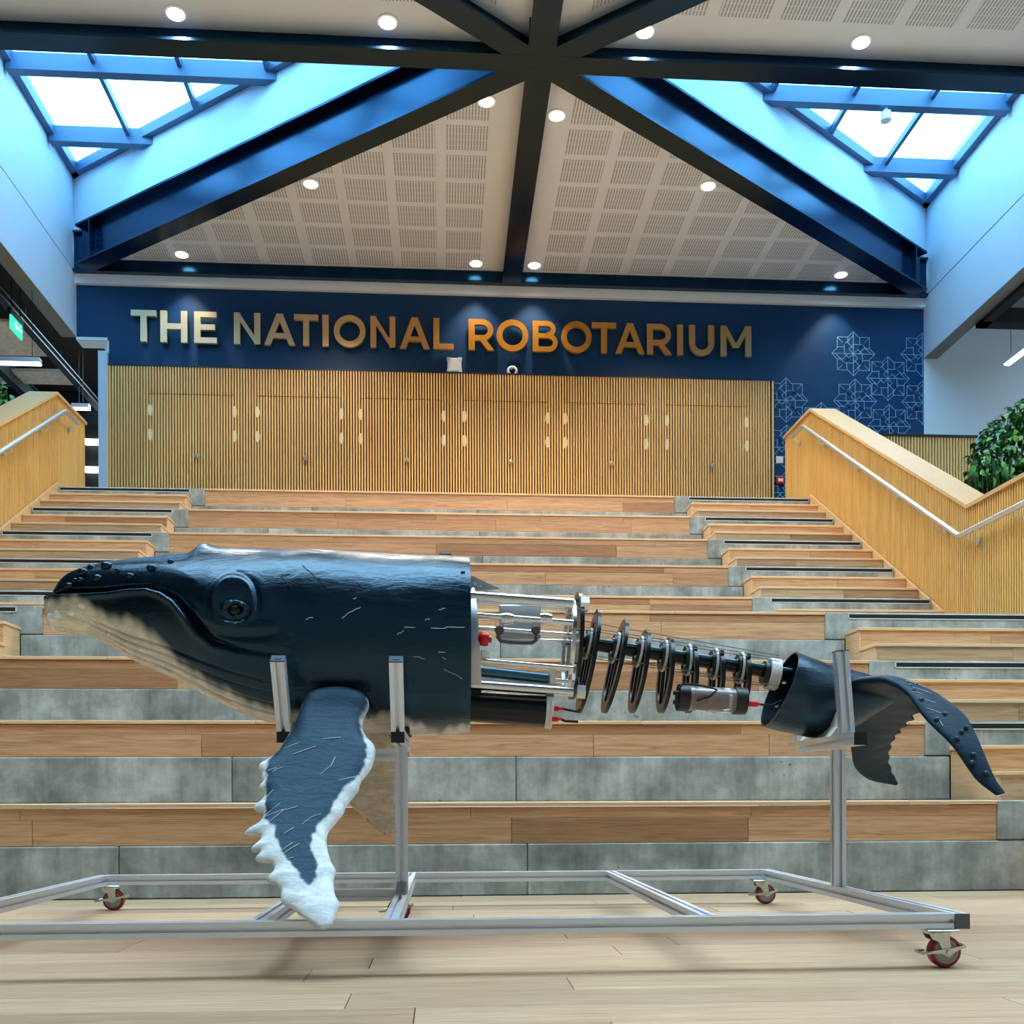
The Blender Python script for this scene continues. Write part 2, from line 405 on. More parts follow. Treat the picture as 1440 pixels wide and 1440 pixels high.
# ------------------------------------------------------------------ stepped seating: nine tiers
ORD = ['lowest', 'second', 'third', 'fourth', 'fifth', 'sixth', 'seventh', 'eighth', 'topmost']
def board_row(root, name, m, xa, xb, y0, y1, z0, z1, lo=.9, hi=1.9, ch=.002):
    x = xa
    first = True
    while x < xb - .01:
        x1 = x + (random.uniform(.4, hi) if first else random.uniform(lo, hi)); first = False
        if xb - x1 < .35: x1 = xb
        dy = random.uniform(0, .0012)
        MB().cbox(x + .0009, x1 - .0009, y0 - dy, y1, z0, z1, ch).build(name, m, root, origin=((x + x1) / 2, y0, z0))
        x = x1
for n in range(1, 10):
    y0, y1, zb, zt = TY[n], TY[n + 1], H * (n - 1), H * n
    lab = {1: 'lowest oak and concrete seating tier, standing on the floor', 9: 'topmost oak and concrete seating tier, under the slatted doors',
           4: 'fourth seating tier from the floor, level with the landing of the stairs'}.get(n, ORD[n - 1] + ' oak and concrete seating tier counted up from the floor')
    t = empty('seating_tier', (0, y0, zb), lab, 'seating', 'stepped seating tiers')
    XE = 2.8995
    k = MB(); seams = [-XE, -1.9 + .37 * ((n * 5) % 4), .4 + .5 * ((n * 3) % 3), XE]
    for xa, xb in zip(seams, seams[1:]):
        MB().cbox(xa + .0015, xb - .0015, y0, min(y1, 14.3), zb + .0, zb + .25, .006).build('concrete_block', M['concrete'], t, origin=((xa + xb) / 2, y0, zb))
    MB().box(-XB, XB, y0 + .03, min(y1, 14.3), zb + .25, zt - .03).build('core', M['slat_back_dark'], t)
    board_row(t, 'riser_plank', M['oak_seat'], -XB, XB, y0 + .007, y0 + .03, zb + .2515, zt - .0775)
    board_row(t, 'riser_plank', M['oak_seat'], -XB, XB, y0 + .008, y0 + .03, zt - .0765, zt - .0235)
    board_row(t, 'nosing_board', M['oak_edge'], -XB, XB, y0 - .004, y0 + .12, zt - .02, zt, 1.4, 2.4, .003)
    yy = y0 + .121
    yend = min(y1, 14.3)
    while yy < yend - .02:
        ye = min(yy + .165, yend + .006)
        board_row(t, 'seat_plank', M['oak_seat'], -XB, XB, yy, ye - .002, zt - .02, zt - .001, 1.6, 2.6); yy = ye

# ------------------------------------------------------------------ stairs at both sides of the seating
def flight(s, ns, lab):
    mx = lambda a, b: (min(s * a, s * b), max(s * a, s * b))
    t = empty('staircase', (s * 3.66, TY[ns[0]] - .511, H * (ns[0] - 1)), lab, 'stairs')
    for n in ns:
        y0, zt = TY[n], H * n
        x0, x1 = mx(XB, XW - .022)
        MB().cbox(x0, x1, y0 - .002, y0 + (.5 if n not in (4, 9) else 1.72), zt - .195, zt, .005).build('concrete_landing', M['concrete'], t, origin=(s * 3.6, y0, zt))
        MB().box(*mx(XS + .02, XW - .03), y0 + .02, y0 + .5, zt - H, zt - .195).build('shadow_gap', M['slat_back_dark'], t)
        xa, xb = mx(XS + .02, XW - .035)
        fr = MB(); fr.box(xa, xb, y0 - .008, y0 - .002, zt - .013, zt - .009); fr.box(xa, xb, y0 - .008, y0 - .002, zt - .047, zt - .042)
        fr.box(xa, xa + .006, y0 - .008, y0 - .002, zt - .047, zt - .009); fr.box(xb - .006, xb, y0 - .008, y0 - .002, zt - .047, zt - .009)
        f = fr.build('strip_frame', M['trim_white'], t)
        MB().box(xa + .006, xb - .006, y0 - .006, y0 - .001, zt - .042, zt - .013).build('anti_slip_strip', M['rubber'], f, label='black anti-slip strip in a white frame')
        for q in (1, 2):                                             # two oak steps up to each concrete level
            yf, z1 = y0 - .2557 * q, zt - .15 * q; z0 = z1 - .15
            xa2, xb2 = mx(XS + .012, XW - .022)
            cut = random.uniform(.25, .75); xm = xa2 + (xb2 - xa2) * cut
            for p, q2 in ((xa2, xm), (xm, xb2)):
                MB().cbox(p + .0008, q2 - .0008, yf + .004, yf + .024, z0, z1 - .022, .0015).build('riser', M['oak_seat'], t, origin=((p + q2) / 2, yf, z0))
            e0, e1 = mx(XS, XS + .016)
            MB().cbox(e0, e1, yf + (.005 if q == 2 else .0075), y0 - .001, z0 - (.022 if q == 1 else 0), z1 - .022, .0012).build('end_panel', M['oak_end'], t, origin=(s * XS, yf, z0 + n))
            e2, e3 = mx(XS - .008, XW - .022)
            MB().cbox(e2, e3, yf - .008, yf + .262, z1 - .021, z1, .003).build('tread', M['oak_edge'], t, origin=(s * 3.6, yf, z1))
    return t
flight(1, [5, 6, 7, 8, 9], 'upper right-hand oak stair flight climbing along the slatted balustrade with the long handrail')
flight(1, [1, 2, 3, 4], 'lower right-hand oak stair flight behind the whale tail fluke')
flight(-1, [5, 6, 7, 8, 9], 'upper left-hand oak stair flight above the whale snout')
flight(-1, [1, 2, 3, 4], 'lower left-hand stair flight at the picture edge below the whale chin')

# ------------------------------------------------------------------ slatted balustrade walls with oak caps and steel handrails
CAPS = [(7.0, 2.93), (8.38, 2.93), (12.08, 5.145), (13.04, 5.145)]
LOW = [(7.0, 1.8), (8.38, 1.8), (8.797, 2.101), (12.075, 4.107), (12.2, 4.107), (13.04, 4.107)]
def stair_wall(s, lab):
    mx = lambda a, b: (min(s * a, s * b), max(s * a, s * b))
    t = empty('balustrade_wall', (s * (XW + .15), 10, 1.8), lab, 'balustrade')
    xin = s * (XW + .022); xout = s * (XW + .29)
    poly = [(yy, z - .03) for yy, z in CAPS] + [(13.04, 3.9), (11.9, 3.75), (8.3, 1.5), (7.0, 1.5)]
    MB().prism(poly, lambda a, b, d: (d, a, b), xin, xout).build('panel', M['slat_back'], t)
    # stringer board following the nosings
    st = [(8.32, 1.8), (8.797, 2.101), (12.075, 4.107), (13.04, 4.107), (13.04, 3.9), (11.95, 3.75), (8.32, 1.55)]
    MB().prism(st, lambda a, b, d: (d, a, b), s * (XW - .02), s * (XW + .02)).build('stringer', M['oak_cap'], t)
    yy = 7.02
    while yy < 13.02:
        z0 = lerp(LOW, yy + .012) + .004; z1 = lerp(CAPS, yy + .012) - .034
        if yy < 8.4: z0 = 1.78
        w = .0205 if yy < 12.1 else .031
        MB().box(*mx(XW + .012, XW + .022), yy, yy + w, z0, z1).build('slat', M['oak_slat'], t, origin=(s * XW, yy, (z0 + z1) / 2))
        yy += .036
    # cap boards
    for (ya, za), (yb, zb) in zip(CAPS, CAPS[1:]):
        dz = .034
        p = [(ya, za - dz), (yb, zb - dz), (yb, zb), (ya, za)]
        MB().prism(p, lambda a, b, d: (d, a, b), s * (XW - .012), s * (XW + .31)).build('cap_board', M['oak_cap'], t, origin=(s * XW, (ya + yb) / 2, za))
    # handrail
    hx = s * (XW - .08)
    pts = [V((hx, 6.95, 2.66)), V((hx, 8.33, 2.66)), V((hx, 8.36, 2.662)), V((hx, 8.39, 2.675)), V((hx, 12.09, 4.925)), V((hx, 12.12, 4.937)), V((hx, 12.15, 4.94)), V((hx, 12.50, 4.937))]
    h = MB().tube(pts, .024, 14).build('handrail', M['handrail'], t, smooth='auto', label='brushed steel handrail')
    for yb_, zb_ in [(7.5, 2.66), (8.2, 2.66), (8.75, 2.895), (9.7, 3.472), (10.65, 4.05), (11.6, 4.626), (12.46, 4.937)]:
        b = MB().tube([(hx, yb_, zb_ - .018), (hx, yb_, zb_ - .07), (s * (XW - .02), yb_, zb_ - .085)], .007, 8)
        b.cyl((s * (XW - .012), yb_, zb_ - .085), (s * (XW + .001), yb_, zb_ - .085), .028, 14)
        b.build('bracket', M['handrail'], h, smooth='auto')
    return t
stair_wall(1, 'right-hand oak slatted balustrade wall with pale cap and steel handrail dipping in a V')
for s_, nm in ((1, 'right'), (-1, 'left')):
    a, b = sorted((s_ * (XW + .002), s_ * (XW + .26)))
    o = MB().prism([(4.93, -.01), (4.93, .45), (7.23, 1.8), (8.3, 1.8), (11.9, 4.0), (14.3, 4.04), (14.3, -.01)], lambda p_, q_, d: (d, p_, q_), a + .03 * (s_ > 0), b - .03 * (s_ < 0)).build('wall_' + nm + '_plinth', M['concrete'], None, origin=(s_ * 4.5, 5, 0))
    tag(o, 'concrete side wall under the ' + nm + '-hand stairs', kind='structure')
stair_wall(-1, 'left-hand oak slatted balustrade wall with steel handrail beside the dark side hall')

# ------------------------------------------------------------------ back wall, slatted doors
wb = empty('wall_back', (0, YB, 4.05), 'dark blue back wall behind the gold lettering', kind='structure')
MB().box(-4.6, XR, YB, YB + .25, 4.0, 6.84).box(XL, XR, YB, YB + .25, 6.84, 7.56).build('blue_panel', M['wall_navy'], wb)
MB().box(XL, XR, YB - .06, YB + .25, 7.56, 7.71).build('white_band', M['trim_white'], wb)
MB().box(XL, XR + .2, YB + .02, YB + .25, 7.71, 9.2).build('upper_panel', M['wall_white'], wb)
MB().box(XL, -4.6, YB - .02, YB + .25, 6.80, 6.838).box(-4.62, -4.6, YB - .02, YB + .2, 6.5, 6.84).build('edge_trim', M['trim_white'], wb)
MB().box(-4.72, -4.6, YB - .1, YB + .2, 4.05, 6.62).build('white_pier', M['wall_white'], wb)
wr = MB().box(XR, 11, YB, YB + .25, 4.0, 7.6).build('wall_right_return', M['trim_white'], None, origin=(9, YB, 4)); tag(wr, 'white wall under the right bulkhead, beside the star motifs', kind='structure')

# star line motifs printed on the blue wall, raised a hair
def motif(px, py, xmin=4.78, xmax=6.99):
    c = at(px, py, Y=YB - .002); R = 31.7 * 14.6 / 1440; h = .745 * R; k = .245 * R
    mb = MB(); w = .0037
    def seg(a, b):
        a = V((c.x + a[0] * R, c.z + a[1] * R)); b = V((c.x + b[0] * R, c.z + b[1] * R))
        d = (b - a).normalized(); q = V((-d.y, d.x)) * w
        poly = clip([(p.x, p.y) for p in (a + q, a - q, b - q, b + q)], [(xmin, 3), (xmax, 3), (xmax, 7.5), (xmin, 7.5)])
        if len(poly) > 2: mb.prism(poly, lambda u_, v_, dd: (u_, dd, v_), YB - .004, YB + .001)
    g = .745; e = .255
    out = [(0, 1), (e, g), (g, g), (g, e), (1, 0), (g, -e), (g, -g), (e, -g), (0, -1), (-e, -g), (-g, -g), (-g, -e), (-1, 0), (-g, e), (-g, g), (-e, g)]
    for a, b in zip(out, out[1:] + out[:1]): seg(a, b)
    for a in [(1, 0), (0, 1), (g, g), (g, -g)]: seg(a, (-a[0], -a[1]))
    for q in range(4):
        ca, sa = math.cos(q * PI / 2), math.sin(q * PI / 2)
        ro = lambda p: (p[0] * ca - p[1] * sa, p[0] * sa + p[1] * ca)
        for a, b in [((0, .42), (.42, .42)), ((.30, .42), (.30, .745)), ((-.42, .42), (0, .83)), ((-.22, .22), (-.50, .50)), ((-.18, .62), (-.42, .42)), ((.25, 0), (.5, .25)), ((.5, .25), (.745, .25)), ((.2, .2), (.42, .0))]:
            seg(ro(a), ro(b))
    if mb.v: mb.build('star_motif', M['motif'], wb)
for p in [(1200, 497.5), (1248.7, 532.3), (1202.5, 564), (1297, 499), (1298, 566), (1250.5, 599.5), (1105.5, 562.7), (1155, 597), (1106, 629), (1107, 693)]: motif(*p)

# slat screen: fixed slats and six double doors of slats
XA, XZ, YS, ZS = -4.57, 4.70, YB - .075, 6.43
PITCH = .0387
dx = lambda px: at(px, 600, Y=YS).x
DOORS = [(dx(211), dx(330), 278), (dx(362), dx(480), 430), (dx(507), dx(624), 572), (dx(653), dx(770), 718), (dx(795), dx(909), 860), (dx(938), dx(1050), 1000)]
ws = empty('wall_slatted', (0, YB, 4.05), 'oak slat screen across the foot of the blue wall, around the doors', kind='structure')
MB().box(XA - .03, XZ + .03, YB - .04, YB, 4.05, ZS).build('backing_board', M['slat_back_dark'], ws)
MB().box(XA - .03, XZ + .03, YS - .003, YB, ZS, ZS + .022).build('top_rail', M['black'], ws)
MB().box(XA - .045, XA - .02, YS - .006, YB, 4.05, ZS).build('side_post', M['oak_slat_pale'], ws); MB().box(XZ + .02, XZ + .04, YS - .006, YB, 4.05, ZS).build('side_post', M['oak_slat_pale'], ws)
ZD = 6.055
def slat_mesh(z0, z1): return MB().box(-.0108, .0108, 0, .036, z0, z1).mesh('slat')
m_full, m_head, m_leaf = slat_mesh(4.05, ZS), slat_mesh(ZD + .006, ZS), slat_mesh(4.06, ZD - .006)
for q in (m_full, m_head, m_leaf): q.materials.append(M['oak_slat_pale'])
droots = []
for i, (xa, xb, kpx) in enumerate(DOORS):
    d = empty('door_%d' % (i + 1), ((xa + xb) / 2, YS, 4.05), 'double slatted door, number %s from the left' % ['one', 'two', 'three', 'four', 'five', 'six'][i], kind='structure')
    droots.append((xa, xb, d))
x = XA
while x < XZ:
    dd = next((d for xa, xb, d in droots if xa < x < xb), None)
    if dd: link('slat', m_leaf, dd, (x, YS, 0)); link('slat', m_head, ws, (x, YS, 0))
    else: link('slat', m_full, ws, (x, YS, 0))
    x += PITCH
for (xa, xb, d), (_, _, kpx) in zip(droots, DOORS):
    for xx in (xa, xb):
        for zc_ in (5.83, 5.49):
            MB().cbox(xx - .022, xx + .022, YS - .004, YS + .03, zc_ - .075, zc_ + .075, .004).cbox(xx - .032, xx + .032, YS - .002, YS + .03, zc_ - .04, zc_ + .04, .004).build('hinge_block', M['hinge_wood'], d)
    k = at(kpx, 651, Y=YS)
    MB().lathe((k.x, YS + .002, 5.19), (0, -1, 0), [(0, .014), (.025, .014), (.03, .03), (.05, .032), (.06, .022), (.062, 0)], 16).build('knob', M['zinc'], d, smooth='auto')

# ------------------------------------------------------------------ lettering on the blue wall
def letter_polys(ch):
    """shapes in a unit-height box; returns polygons and the advance width"""
    s = .205
    R_ = lambda x0, y0, x1, y1: [(x0, y0), (x1, y0), (x1, y1), (x0, y1)]
    def arc(cx, cy, ro, ri, a0, a1, n, sx=1.0):
        out = []
        for i in range(n):
            t0, t1 = a0 + (a1 - a0) * i / n, a0 + (a1 - a0) * (i + 1) / n
            out.append([(cx + sx * ro * math.cos(t0), cy + ro * math.sin(t0)), (cx + sx * ro * math.cos(t1), cy + ro * math.sin(t1)),
                        (cx + (sx * ro - (ro - ri)) * math.cos(t1), cy + ri * math.sin(t1)), (cx + (sx * ro - (ro - ri)) * math.cos(t0), cy + ri * math.sin(t0))])
        return out
    if ch == 'T': return [R_(0, 1 - s * .9, .84, 1), R_(.42 - s / 2, 0, .42 + s / 2, 1 - s * .9)], .84
    if ch == 'H': return [R_(0, 0, s, 1), R_(.86 - s, 0, .86, 1), R_(s, .42, .86 - s, .60)], .86
    if ch == 'E': return [R_(0, 0, s, 1), R_(s, 0, .74, s * .87), R_(s, .42, .68, .595), R_(s, 1 - s * .87, .73, 1)], .74
    if ch == 'N': return [R_(0, 0, s, 1), R_(.89 - s, 0, .89, 1), [(s * .0, 1), (s * .82, 1), (.89, 0), (.89 - s * .82, 0)]], .89
    if ch == 'A': return [[(0, 0), (s, 0), (.51 + s * .5, 1), (.51 - s * .5, 1)], [(1.02 - s, 0), (1.02, 0), (.51 + s * .5, 1), (.51 - s * .5, 1)], R_(.22, .22, .80, .38)], 1.02
    if ch == 'I': return [R_(0, 0, s, 1)], s
    if ch == 'L': return [R_(0, 0, s, 1), R_(s, 0, .70, s * .87)], .70
    if ch == 'O': return arc(.54, .5, .515, .515 - s * .93, 0, 2 * PI, 36, 1.05), 1.08
    if ch == 'R': return [R_(0, 0, s, 1), R_(s, 1 - s * .87, .45, 1), R_(s, .30, .45, .30 + s * .87), [(.36, .34), (.58, .34), (.86, 0), (.63, 0)]] + arc(.45, .65, .35, .35 - s * .87, -PI / 2, PI / 2, 16, 1.08), .86
    if ch == 'B': return [R_(0, 0, s, 1), R_(s, 1 - s * .8, .5, 1), R_(s, .44, .55, .44 + s * .75), R_(s, 0, .55, s * .8)] + arc(.5, .735, .265, .265 - s * .8, -PI / 2, PI / 2, 14, 1.15) + arc(.55, .297, .297, .297 - s * .8, -PI / 2, PI / 2, 14, 1.1), .88
    if ch == 'U': return [R_(0, .42, s, 1), R_(.85 - s, .42, .85, 1)] + arc(.425, .425, .435, .435 - s * .95, PI, 2 * PI, 18, .425 / .435), .85
    if ch == 'M': return [R_(0, 0, s * .95, 1), R_(1.02 - s * .95, 0, 1.02, 1), [(0, 1), (s * .9, 1), (.51 + s * .42, .27), (.51 - s * .42, .27)], [(1.02, 1), (1.02 - s * .9, 1), (.51 - s * .42, .27), (.51 + s * .42, .27)]], 1.02
sign = empty('wall_sign', (0, YB - .09, 6.76), 'large metal letters THE NATIONAL ROBOTARIUM on the dark blue wall', 'sign')
Z0L, Z1L = 6.765, 7.20
SPANS = [('T', 184, 219.5), ('H', 225.5, 263.5), ('E', 273, 305), ('N', 329, 366), ('A', 371.5, 415), ('T', 413.5, 447.5), ('I', 453.5, 462), ('O', 469.5, 514), ('N', 521, 556), ('A', 562.5, 604), ('L', 609.5, 638),
         ('R', 659, 695), ('O', 698.5, 743), ('B', 749, 784.5), ('O', 789.5, 832), ('T', 832.5, 866.5), ('A', 865.5, 906.5), ('R', 910, 945), ('I', 952.5, 960.5), ('U', 969, 1004.5), ('M', 1013.5, 1056.5)]
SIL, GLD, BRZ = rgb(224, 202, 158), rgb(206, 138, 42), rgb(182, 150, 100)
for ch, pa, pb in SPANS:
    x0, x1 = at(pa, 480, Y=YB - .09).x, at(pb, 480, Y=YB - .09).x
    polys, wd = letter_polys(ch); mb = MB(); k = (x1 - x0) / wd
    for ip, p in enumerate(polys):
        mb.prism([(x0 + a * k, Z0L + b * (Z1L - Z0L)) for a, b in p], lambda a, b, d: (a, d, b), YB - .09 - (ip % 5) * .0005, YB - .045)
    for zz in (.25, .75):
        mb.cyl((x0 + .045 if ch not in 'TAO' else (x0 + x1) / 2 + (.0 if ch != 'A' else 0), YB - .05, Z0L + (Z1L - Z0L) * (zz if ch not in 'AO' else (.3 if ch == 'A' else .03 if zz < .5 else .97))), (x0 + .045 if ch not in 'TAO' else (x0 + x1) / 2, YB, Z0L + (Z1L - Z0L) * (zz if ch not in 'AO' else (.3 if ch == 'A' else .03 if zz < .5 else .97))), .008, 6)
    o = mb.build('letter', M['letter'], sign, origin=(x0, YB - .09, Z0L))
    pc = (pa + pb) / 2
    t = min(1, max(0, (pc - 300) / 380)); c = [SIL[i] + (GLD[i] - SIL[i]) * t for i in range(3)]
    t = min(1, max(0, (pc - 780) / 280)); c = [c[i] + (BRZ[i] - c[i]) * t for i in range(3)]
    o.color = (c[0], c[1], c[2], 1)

# small devices on the blue wall
p = at(639, 515, Y=YB); s_ = .1
d = MB().cbox(p.x - s_, p.x + s_, YB - .05, YB, p.z - s_, p.z + s_, .012)
for a in (-1, 1):
    for b in (-1, 1): d.cbox(p.x + a * .078 - .03, p.x + a * .078 + .03, YB - .055, YB, p.z + b * .085 - .022, p.z + b * .085 + .022, .008)
tag(d.build('wireless_router', M['white_plastic'], None, origin=p), 'white square wireless box on the blue wall under the letter L', 'router')
p = at(720, 523.5, Y=YB)
cm = empty('dome_camera', p, 'round white ring camera on the blue wall under the second word', 'camera')
MB().lathe((p.x, YB, p.z), (0, -1, 0), [(0, .075), (.05, .075), (.062, .06), (.062, .045), (.03, .042)], 28, True).build('ring_housing', M['white_plastic'], cm, smooth='auto')
MB().ball((p.x, YB - .035, p.z), .043, .04, .043, 18, 12).build('lens', M['black_gloss'], cm, smooth=True)
p = at(1096, 647, Y=YB); d = MB().cbox(p.x - .05, p.x + .05, YB - .02, YB, p.z - .05, p.z + .05, .004); d.cbox(p.x - .018, p.x + .018, YB - .026, YB - .02, p.z - .026, p.z + .026, .002)
tag(d.build('wall_switch', M['white_plastic'], None, origin=p), 'white wall switch beside the slat screen, above the red fire call point', 'switch')
p = at(1096.5, 676, Y=YB); cp = empty('fire_call_point', p, 'red fire alarm call point below the white switch', 'alarm')
MB().cbox(p.x - .055, p.x + .055, YB - .04, YB, p.z - .055, p.z + .055, .006).build('housing', M['red_plastic'], cp)
MB().box(p.x - .035, p.x + .035, YB - .043, YB - .04, p.z - .02, p.z + .022).build('glass_front', M['white_plastic'], cp)

# low slatted guard behind the right balustrade
g = empty('slat_guard', (5.9, 13.15, 4.05), 'oak slatted guard screen behind the right balustrade, beside the plants', 'guard')
MB().box(4.8, 7.05, 13.14, 13.18, 3.2, 5.20).build('backing', M['slat_back_dark'], g)
MB().box(4.8, 7.05, 13.085, 13.2, 5.20, 5.225).build('top_rail', M['black'], g)
m_g = MB().box(-.0125, .0125, 0, .04, 3.2, 5.198).mesh('slat'); m_g.materials.append(M['oak_slat_pale'])
x = 4.83
while x < 7.03: link('slat', m_g, g, (x, 13.1, 0)); x += .0405

# ------------------------------------------------------------------ bulkheads at the sides of the roof
def bulkhead(s, X, name, lab):
    w = empty(name, (X, 7, 6.84), lab, kind='structure')
    o = X + s * .2
    a, b = min(X, o), max(X, o)
    MB().box(a, b, -6, YB, 6.845, 7.706).build('lower_board', M['wall_white'], w)
    MB().box(a + .01, b - .01, -6, YB, 7.70, 7.73).build('shadow_joint', M['soffit'], w)
    MB().box(a, b, -6, YB + .2, 7.724, 9.3).build('upper_board', M['wall_white'], w)
    MB().box(min(X + s * .004, o), max(X + s * .004, o), -6, YB, 6.838, 6.845).build('soffit_strip', M['soffit'], w)
    return w
bulkhead(-1, XL, 'wall_left', 'white left bulkhead wall rising to the skylight')
bulkhead(1, XR, 'wall_right', 'white right bulkhead wall rising to the skylight')

# unseen wall and roof added to shape the light; stage roof left open
tag(MB().box(-11, 11, -6.2, -6, 0, 9.3).build('wall_front', M['wall_front'], None, origin=(0, -6, 0)), 'unseen grey wall added behind the viewer to shape front light', kind='structure')
tag(MB().box(-11, 11, -6.2, 1.3, 8.6, 8.8).build('ceiling', M['ceiling_dark'], None, origin=(0, -3, 8.6)), 'unseen dark ceiling added behind the viewer to cut light', kind='structure')

# ------------------------------------------------------------------ roof: ceilings with perforated patches
TRI = {'back ceiling left of the middle beam': [(XL, YB), (XC, YB), (XC, YN)], 'back ceiling right of the middle beam': [(XR, YB), (XC, YB), (XC, YN)],
       'near ceiling on the left above the cross beam': [(XL, YN), (XC, YN), (XL, 5.6)], 'near ceiling on the right above the cross beam': [(XR, YN), (XC, YN), (XR, 5.6)],
       'near ceiling left of the middle beam, over the viewer': [(XC, YN), (XC, 5.6), (XL, 5.6)], 'near ceiling right of the middle beam, over the viewer': [(XC, YN), (XC, 5.6), (XR, 5.6)]}
for lab, tri in TRI.items():
    near = tri[0][1] < 12 and tri[2][1] < 12
    c = empty('ceiling', (sum(p[0] for p in tri) / 3, sum(p[1] for p in tri) / 3, ZCE), 'white perforated ' + lab, kind='structure')
    MB().prism(tri, lambda a, b, d: (a, b, d), ZCE, ZCE + .12).build('plaster_board', M['ceiling_white'], c)
    cx, cy = sum(p[0] for p in tri) / 3, sum(p[1] for p in tri) / 3
    tin = [(cx + (a - cx) * .9, cy + (b - cy) * .9) for a, b in tri]
    ytop = 14.38 if not near else 9.57
    for i in range(-11, 11):
        for j in range(0, 10):
            s = 1 if i >= 0 else -1; k = i if i >= 0 else -i - 1
            x0 = XC + s * (.44 + k * .605); x1 = x0 + s * .49; y1 = ytop - j * .53; y0 = y1 - .43
            p = clip([(min(x0, x1), y0), (max(x0, x1), y0), (max(x0, x1), y1), (min(x0, x1), y1)], tin)
            if len(p) < 3: continue
            ar = abs(sum(p[q][0] * p[(q + 1) % len(p)][1] - p[(q + 1) % len(p)][0] * p[q][1] for q in range(len(p)))) / 2
            if ar > .03: MB().prism(p, lambda a, b, d: (a, b, d), ZCE - .004, ZCE).build('perforated_patch', M['perforated'], c)

# ------------------------------------------------------------------ steel roof beams
def ibeam(p0, p1, lab, w=.25, h=ZT - ZB, bolts=0, name='ceiling_beam'):
    p0, p1 = V(p0), V(p1); m = (p0 + p1) / 2
    r = empty(name, (m.x, m.y, ZB), lab, kind='structure')
    tf = .028; tw = .02
    def rect(x0, x1, y0, y1): return [(x0, y0), (x1, y0), (x1, y1), (x0, y1)]
    MB().sweep(rect(-w / 2, w / 2, 0, tf), p0, p1).build('bottom_flange', M['steel_navy'], r)
    MB().sweep(rect(-tw / 2, tw / 2, tf, h - tf), p0, p1).build('web', M['steel_navy'], r)
    MB().sweep(rect(-w / 2, w / 2, h - tf, h), p0, p1).build('top_flange', M['steel_navy'], r)
    t = (p1 - p0).normalized(); a = t.cross(V((0, 0, 1))).normalized()
    for end, sg in ((p0, 1), (p1, -1)):
        if not bolts: break
        q = end + t * sg * .3
        MB().sweep(rect(-w / 2, w / 2, tf, h - tf), q - t * .01, q + t * .01).build('end_plate', M['steel_navy'], r)
        for k in range(6):
            bb = MB()
            for sd in (-1, 1):
                c = q + t * sg * .012 + a * sd * .07 + V((0, 0, .08 + k * .078)); bb.cyl(c, c + t * sg * .035, .018, 6)
            bb.build('bolt', M['steel_navy'], r)
    return r
ibeam((XL, YN, ZB), (XR, YN, ZB), 'navy steel cross beam spanning the hall near the top of the picture', .24)
ibeam((XC, YN + .05, ZB - .001), (XC, YB - .1, ZB - .001), 'navy steel middle beam running to the back wall', .27)
ibeam((XC, 5.6, ZB - .001), (XC, YN - .05, ZB - .001), 'navy steel middle beam between the viewer and the cross beam', .27, bolts=1)
e = .06
ibeam((XL + .16, YB - .2, ZB + .001), (XC - .06, YN + .035, ZB + .001), 'navy diagonal steel beam under the left skylight shaft', .25, bolts=1)
ibeam((XR - .16, YB - .2, ZB + .001), (XC + .06, YN + .035, ZB + .001), 'navy diagonal steel beam under the right skylight shaft', .25, bolts=1)
ibeam((XL, 5.6, ZB + .001), (XC - .06, YN - .035, ZB + .001), 'navy diagonal steel beam leaving the node towards the viewer on the left', .25)
ibeam((XR, 5.6, ZB + .001), (XC + .06, YN - .035, ZB + .001), 'navy diagonal steel beam leaving the node towards the viewer on the right', .25)
ibeam((XL, YB - .08, ZB), (XR, YB - .08, ZB), 'navy steel beam along the top of the blue wall', .14)
ibeam((XL, 5.6, ZB), (XR, 5.6, ZB), 'navy steel cross beam over the viewer', .24)

